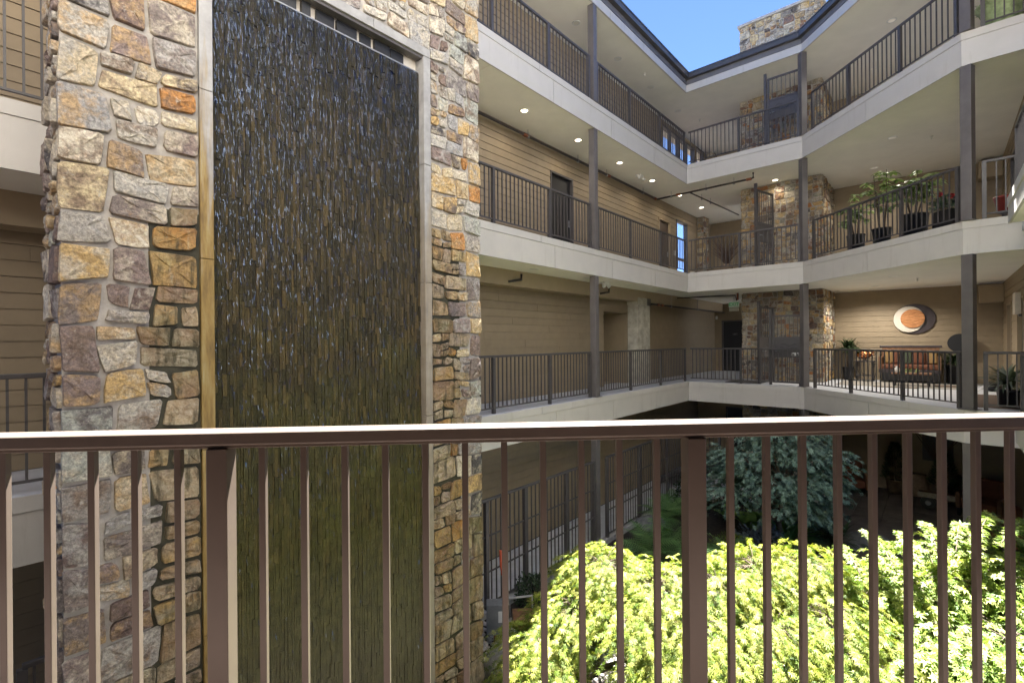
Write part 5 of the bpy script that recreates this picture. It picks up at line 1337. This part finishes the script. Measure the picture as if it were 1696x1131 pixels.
def patio_things():
    # shaded patio below: chairs, pots, cart
    def armchair(label, c, rz, mat, s=1.):
        e = empty('armchair', c, label, 'armchair', 'patio armchairs', rz); T = WL[e]
        def bx(nm, x0, x1, y0, y1, z0, z1, m, bev=.04, rx=0):
            mb = MB(); mb.box(x0 * s, x1 * s, y0 * s, y1 * s, z0 * s, z1 * s); o = link(nm, mb.mesh(nm, M[m]), e, T @ Matrix.Rotation(rx, 4, 'X'))
            b = o.modifiers.new('bevel', 'BEVEL'); b.width = bev; b.segments = 3
        bx('seat', -.36, .36, -.36, .36, .22, .46, mat); bx('backrest', -.36, .36, .3, .46, .46, .98, mat, .05, -.08)
        for x in (-.47, .37): bx('arm', x, x + .1, -.36, .42, .2, .62, 'wood', .02)
        for x in (-.44, .38):
            for y in (-.32, .36): bx('leg', x, x + .06, y, y + .06, 0, .199, 'black', .006)
    armchair('dark rust armchair at the back of the shaded patio, right of the blue-green maple', (11.3, 14.3, G + .05), -.6, 'rust')
    armchair('dark rust armchair beside the olive-lit patio column', (13.1, 11.9, G + .05), -1.2, 'rust')
    armchair('orange-brown armchair at the right edge behind the green maple', (11.4, 10.1, G + .05), -1.9, 'rust')
    def conifer(label, c, r, h, pr, ph):
        e = empty('potted_conifer', c, label, 'potted plant', 'potted conifers'); pot(e, c, pr, ph, 'tanpot', .75)
        n = 1500; z = NR.random(n); k = r * (1 - z) ** .7 * NR.uniform(.6, 1.05, n) + .02; a = NR.uniform(0, 6.28, n)
        P = np.stack([c[0] + k * np.cos(a), c[1] + k * np.sin(a), c[2] + ph + z * h], 1); D = np.stack([np.cos(a), np.sin(a), NR.uniform(.2, 1.2, n)], 1)
        leaves('foliage', M['dark'], 'lance', P, D, NR.normal(0, 1, (n, 3)), .09 * NR.uniform(.7, 1.3, n), e)
        mb = MB(); mb.tube([(c[0], c[1], c[2] + ph - .1), (c[0], c[1], c[2] + ph + h * .9)], [.03, .008], 6); build(mb, 'trunk', M['bark'], e)
    conifer('dark conifer in a stoneware pot on the shaded patio, left one of the pair', (12.6, 14.1, G + .05), .3, 1.1, .24, .42)
    conifer('dark conifer in a stoneware pot on the shaded patio, right one of the pair', (13.4, 13.3, G + .05), .34, 1.0, .26, .42)
    conifer('low dark bush in a stoneware pot behind the cart', (13.35, 12.75, G + .05), .32, .5, .24, .3)
    e = empty('stone_urn', (13.0, 13.9, G + .05), 'wide tan urn between the two potted conifers', 'urn')
    mb = MB(); mb.lathe([(.16, 0), (.24, .12), (.3, .35), (.22, .55), (.2, .6), (.25, .64)], (13.0, 13.8, G + .05), 20); build(mb, 'body', M['tanpot'], e, True)
    # garden cart
    e = empty('garden_cart', (12.6, 12.35, G + .05), 'low flat-bed garden cart with pale plank side and dark wheels beside the patio column', 'cart')
    q = Vector((12.35, 12.6, G + .05)); d = Vector((S2, -S2, 0)); f = Fr(q, d)
    mb = MB(); f.box(mb, -.3, 1.0, -.5, 0, .34, .38); build(mb, 'bed', M['wood'], e)
    mb = MB(); f.box(mb, -.32, 1.02, .002, .03, .32, .46); build(mb, 'side_plank', M['greywood'], e, bevel=.005)
    for u in (-.1, .75):
        mb = MB(); n = 18
        for dd in (0.04,):
            a = [f.P(u + .17 * math.cos(6.2832 * i / n), -.06, .17 + .17 * math.sin(6.2832 * i / n)) for i in range(n)]; b = [f.P(u + .17 * math.cos(6.2832 * i / n), -.0, .17 + .17 * math.sin(6.2832 * i / n)) for i in range(n)]
            mb.add(a + b, [tuple(range(n - 1, -1, -1)), tuple(range(n, 2 * n))] + [(i, (i + 1) % n, n + (i + 1) % n, n + i) for i in range(n)])
        w = build(mb, 'wheel', M['black'], e)
        mb = MB(); n = 12; a = [f.P(u + .07 * math.cos(6.2832 * i / n), .001, .17 + .07 * math.sin(6.2832 * i / n)) for i in range(n)]; b = [f.P(u + .06 * math.cos(6.2832 * i / n), .02, .17 + .06 * math.sin(6.2832 * i / n)) for i in range(n)]
        mb.add(a + b, [tuple(range(n - 1, -1, -1)), tuple(range(n, 2 * n))] + [(i, (i + 1) % n, n + (i + 1) % n, n + i) for i in range(n)]); build(mb, 'hub', M['steel'], w)
    mb = MB(); mb.tube([f.P(1.0, -.25, .36), f.P(1.5, -.25, .2), f.P(1.9, -.25, .1)], .015, 6); build(mb, 'pull_bar', M['steel'], e, True)
    e = empty('wall_panel', (13.6, 13.9, G + 1.2), 'tall dark branch panel hung on the patio back wall', 'wall art')
    fl = FB(3.9); mb = MB()
    fl.box(mb, 5.6, 6.3, .0, .03, G + 1.1, G + 2.4); build(mb, 'panel', M['plum'], e)
    mb = MB()
    for i in range(16):
        b = fl.P(5.95, .05, G + 1.0); a = R_.uniform(-.9, .9); mb.tube([b, b + fl.u * a * .4 + Vector((0, 0, .6)), b + fl.u * a * .9 + Vector((0, 0, 1.1 + R_.uniform(0, .4)))], [.02, .012, .005], 5)
    build(mb, 'branches', M['twig'], e)
patio_things()
print('objects', len(bpy.data.objects), 'tris', sum(len(o.data.polygons) for o in bpy.data.objects if o.type == 'MESH'))
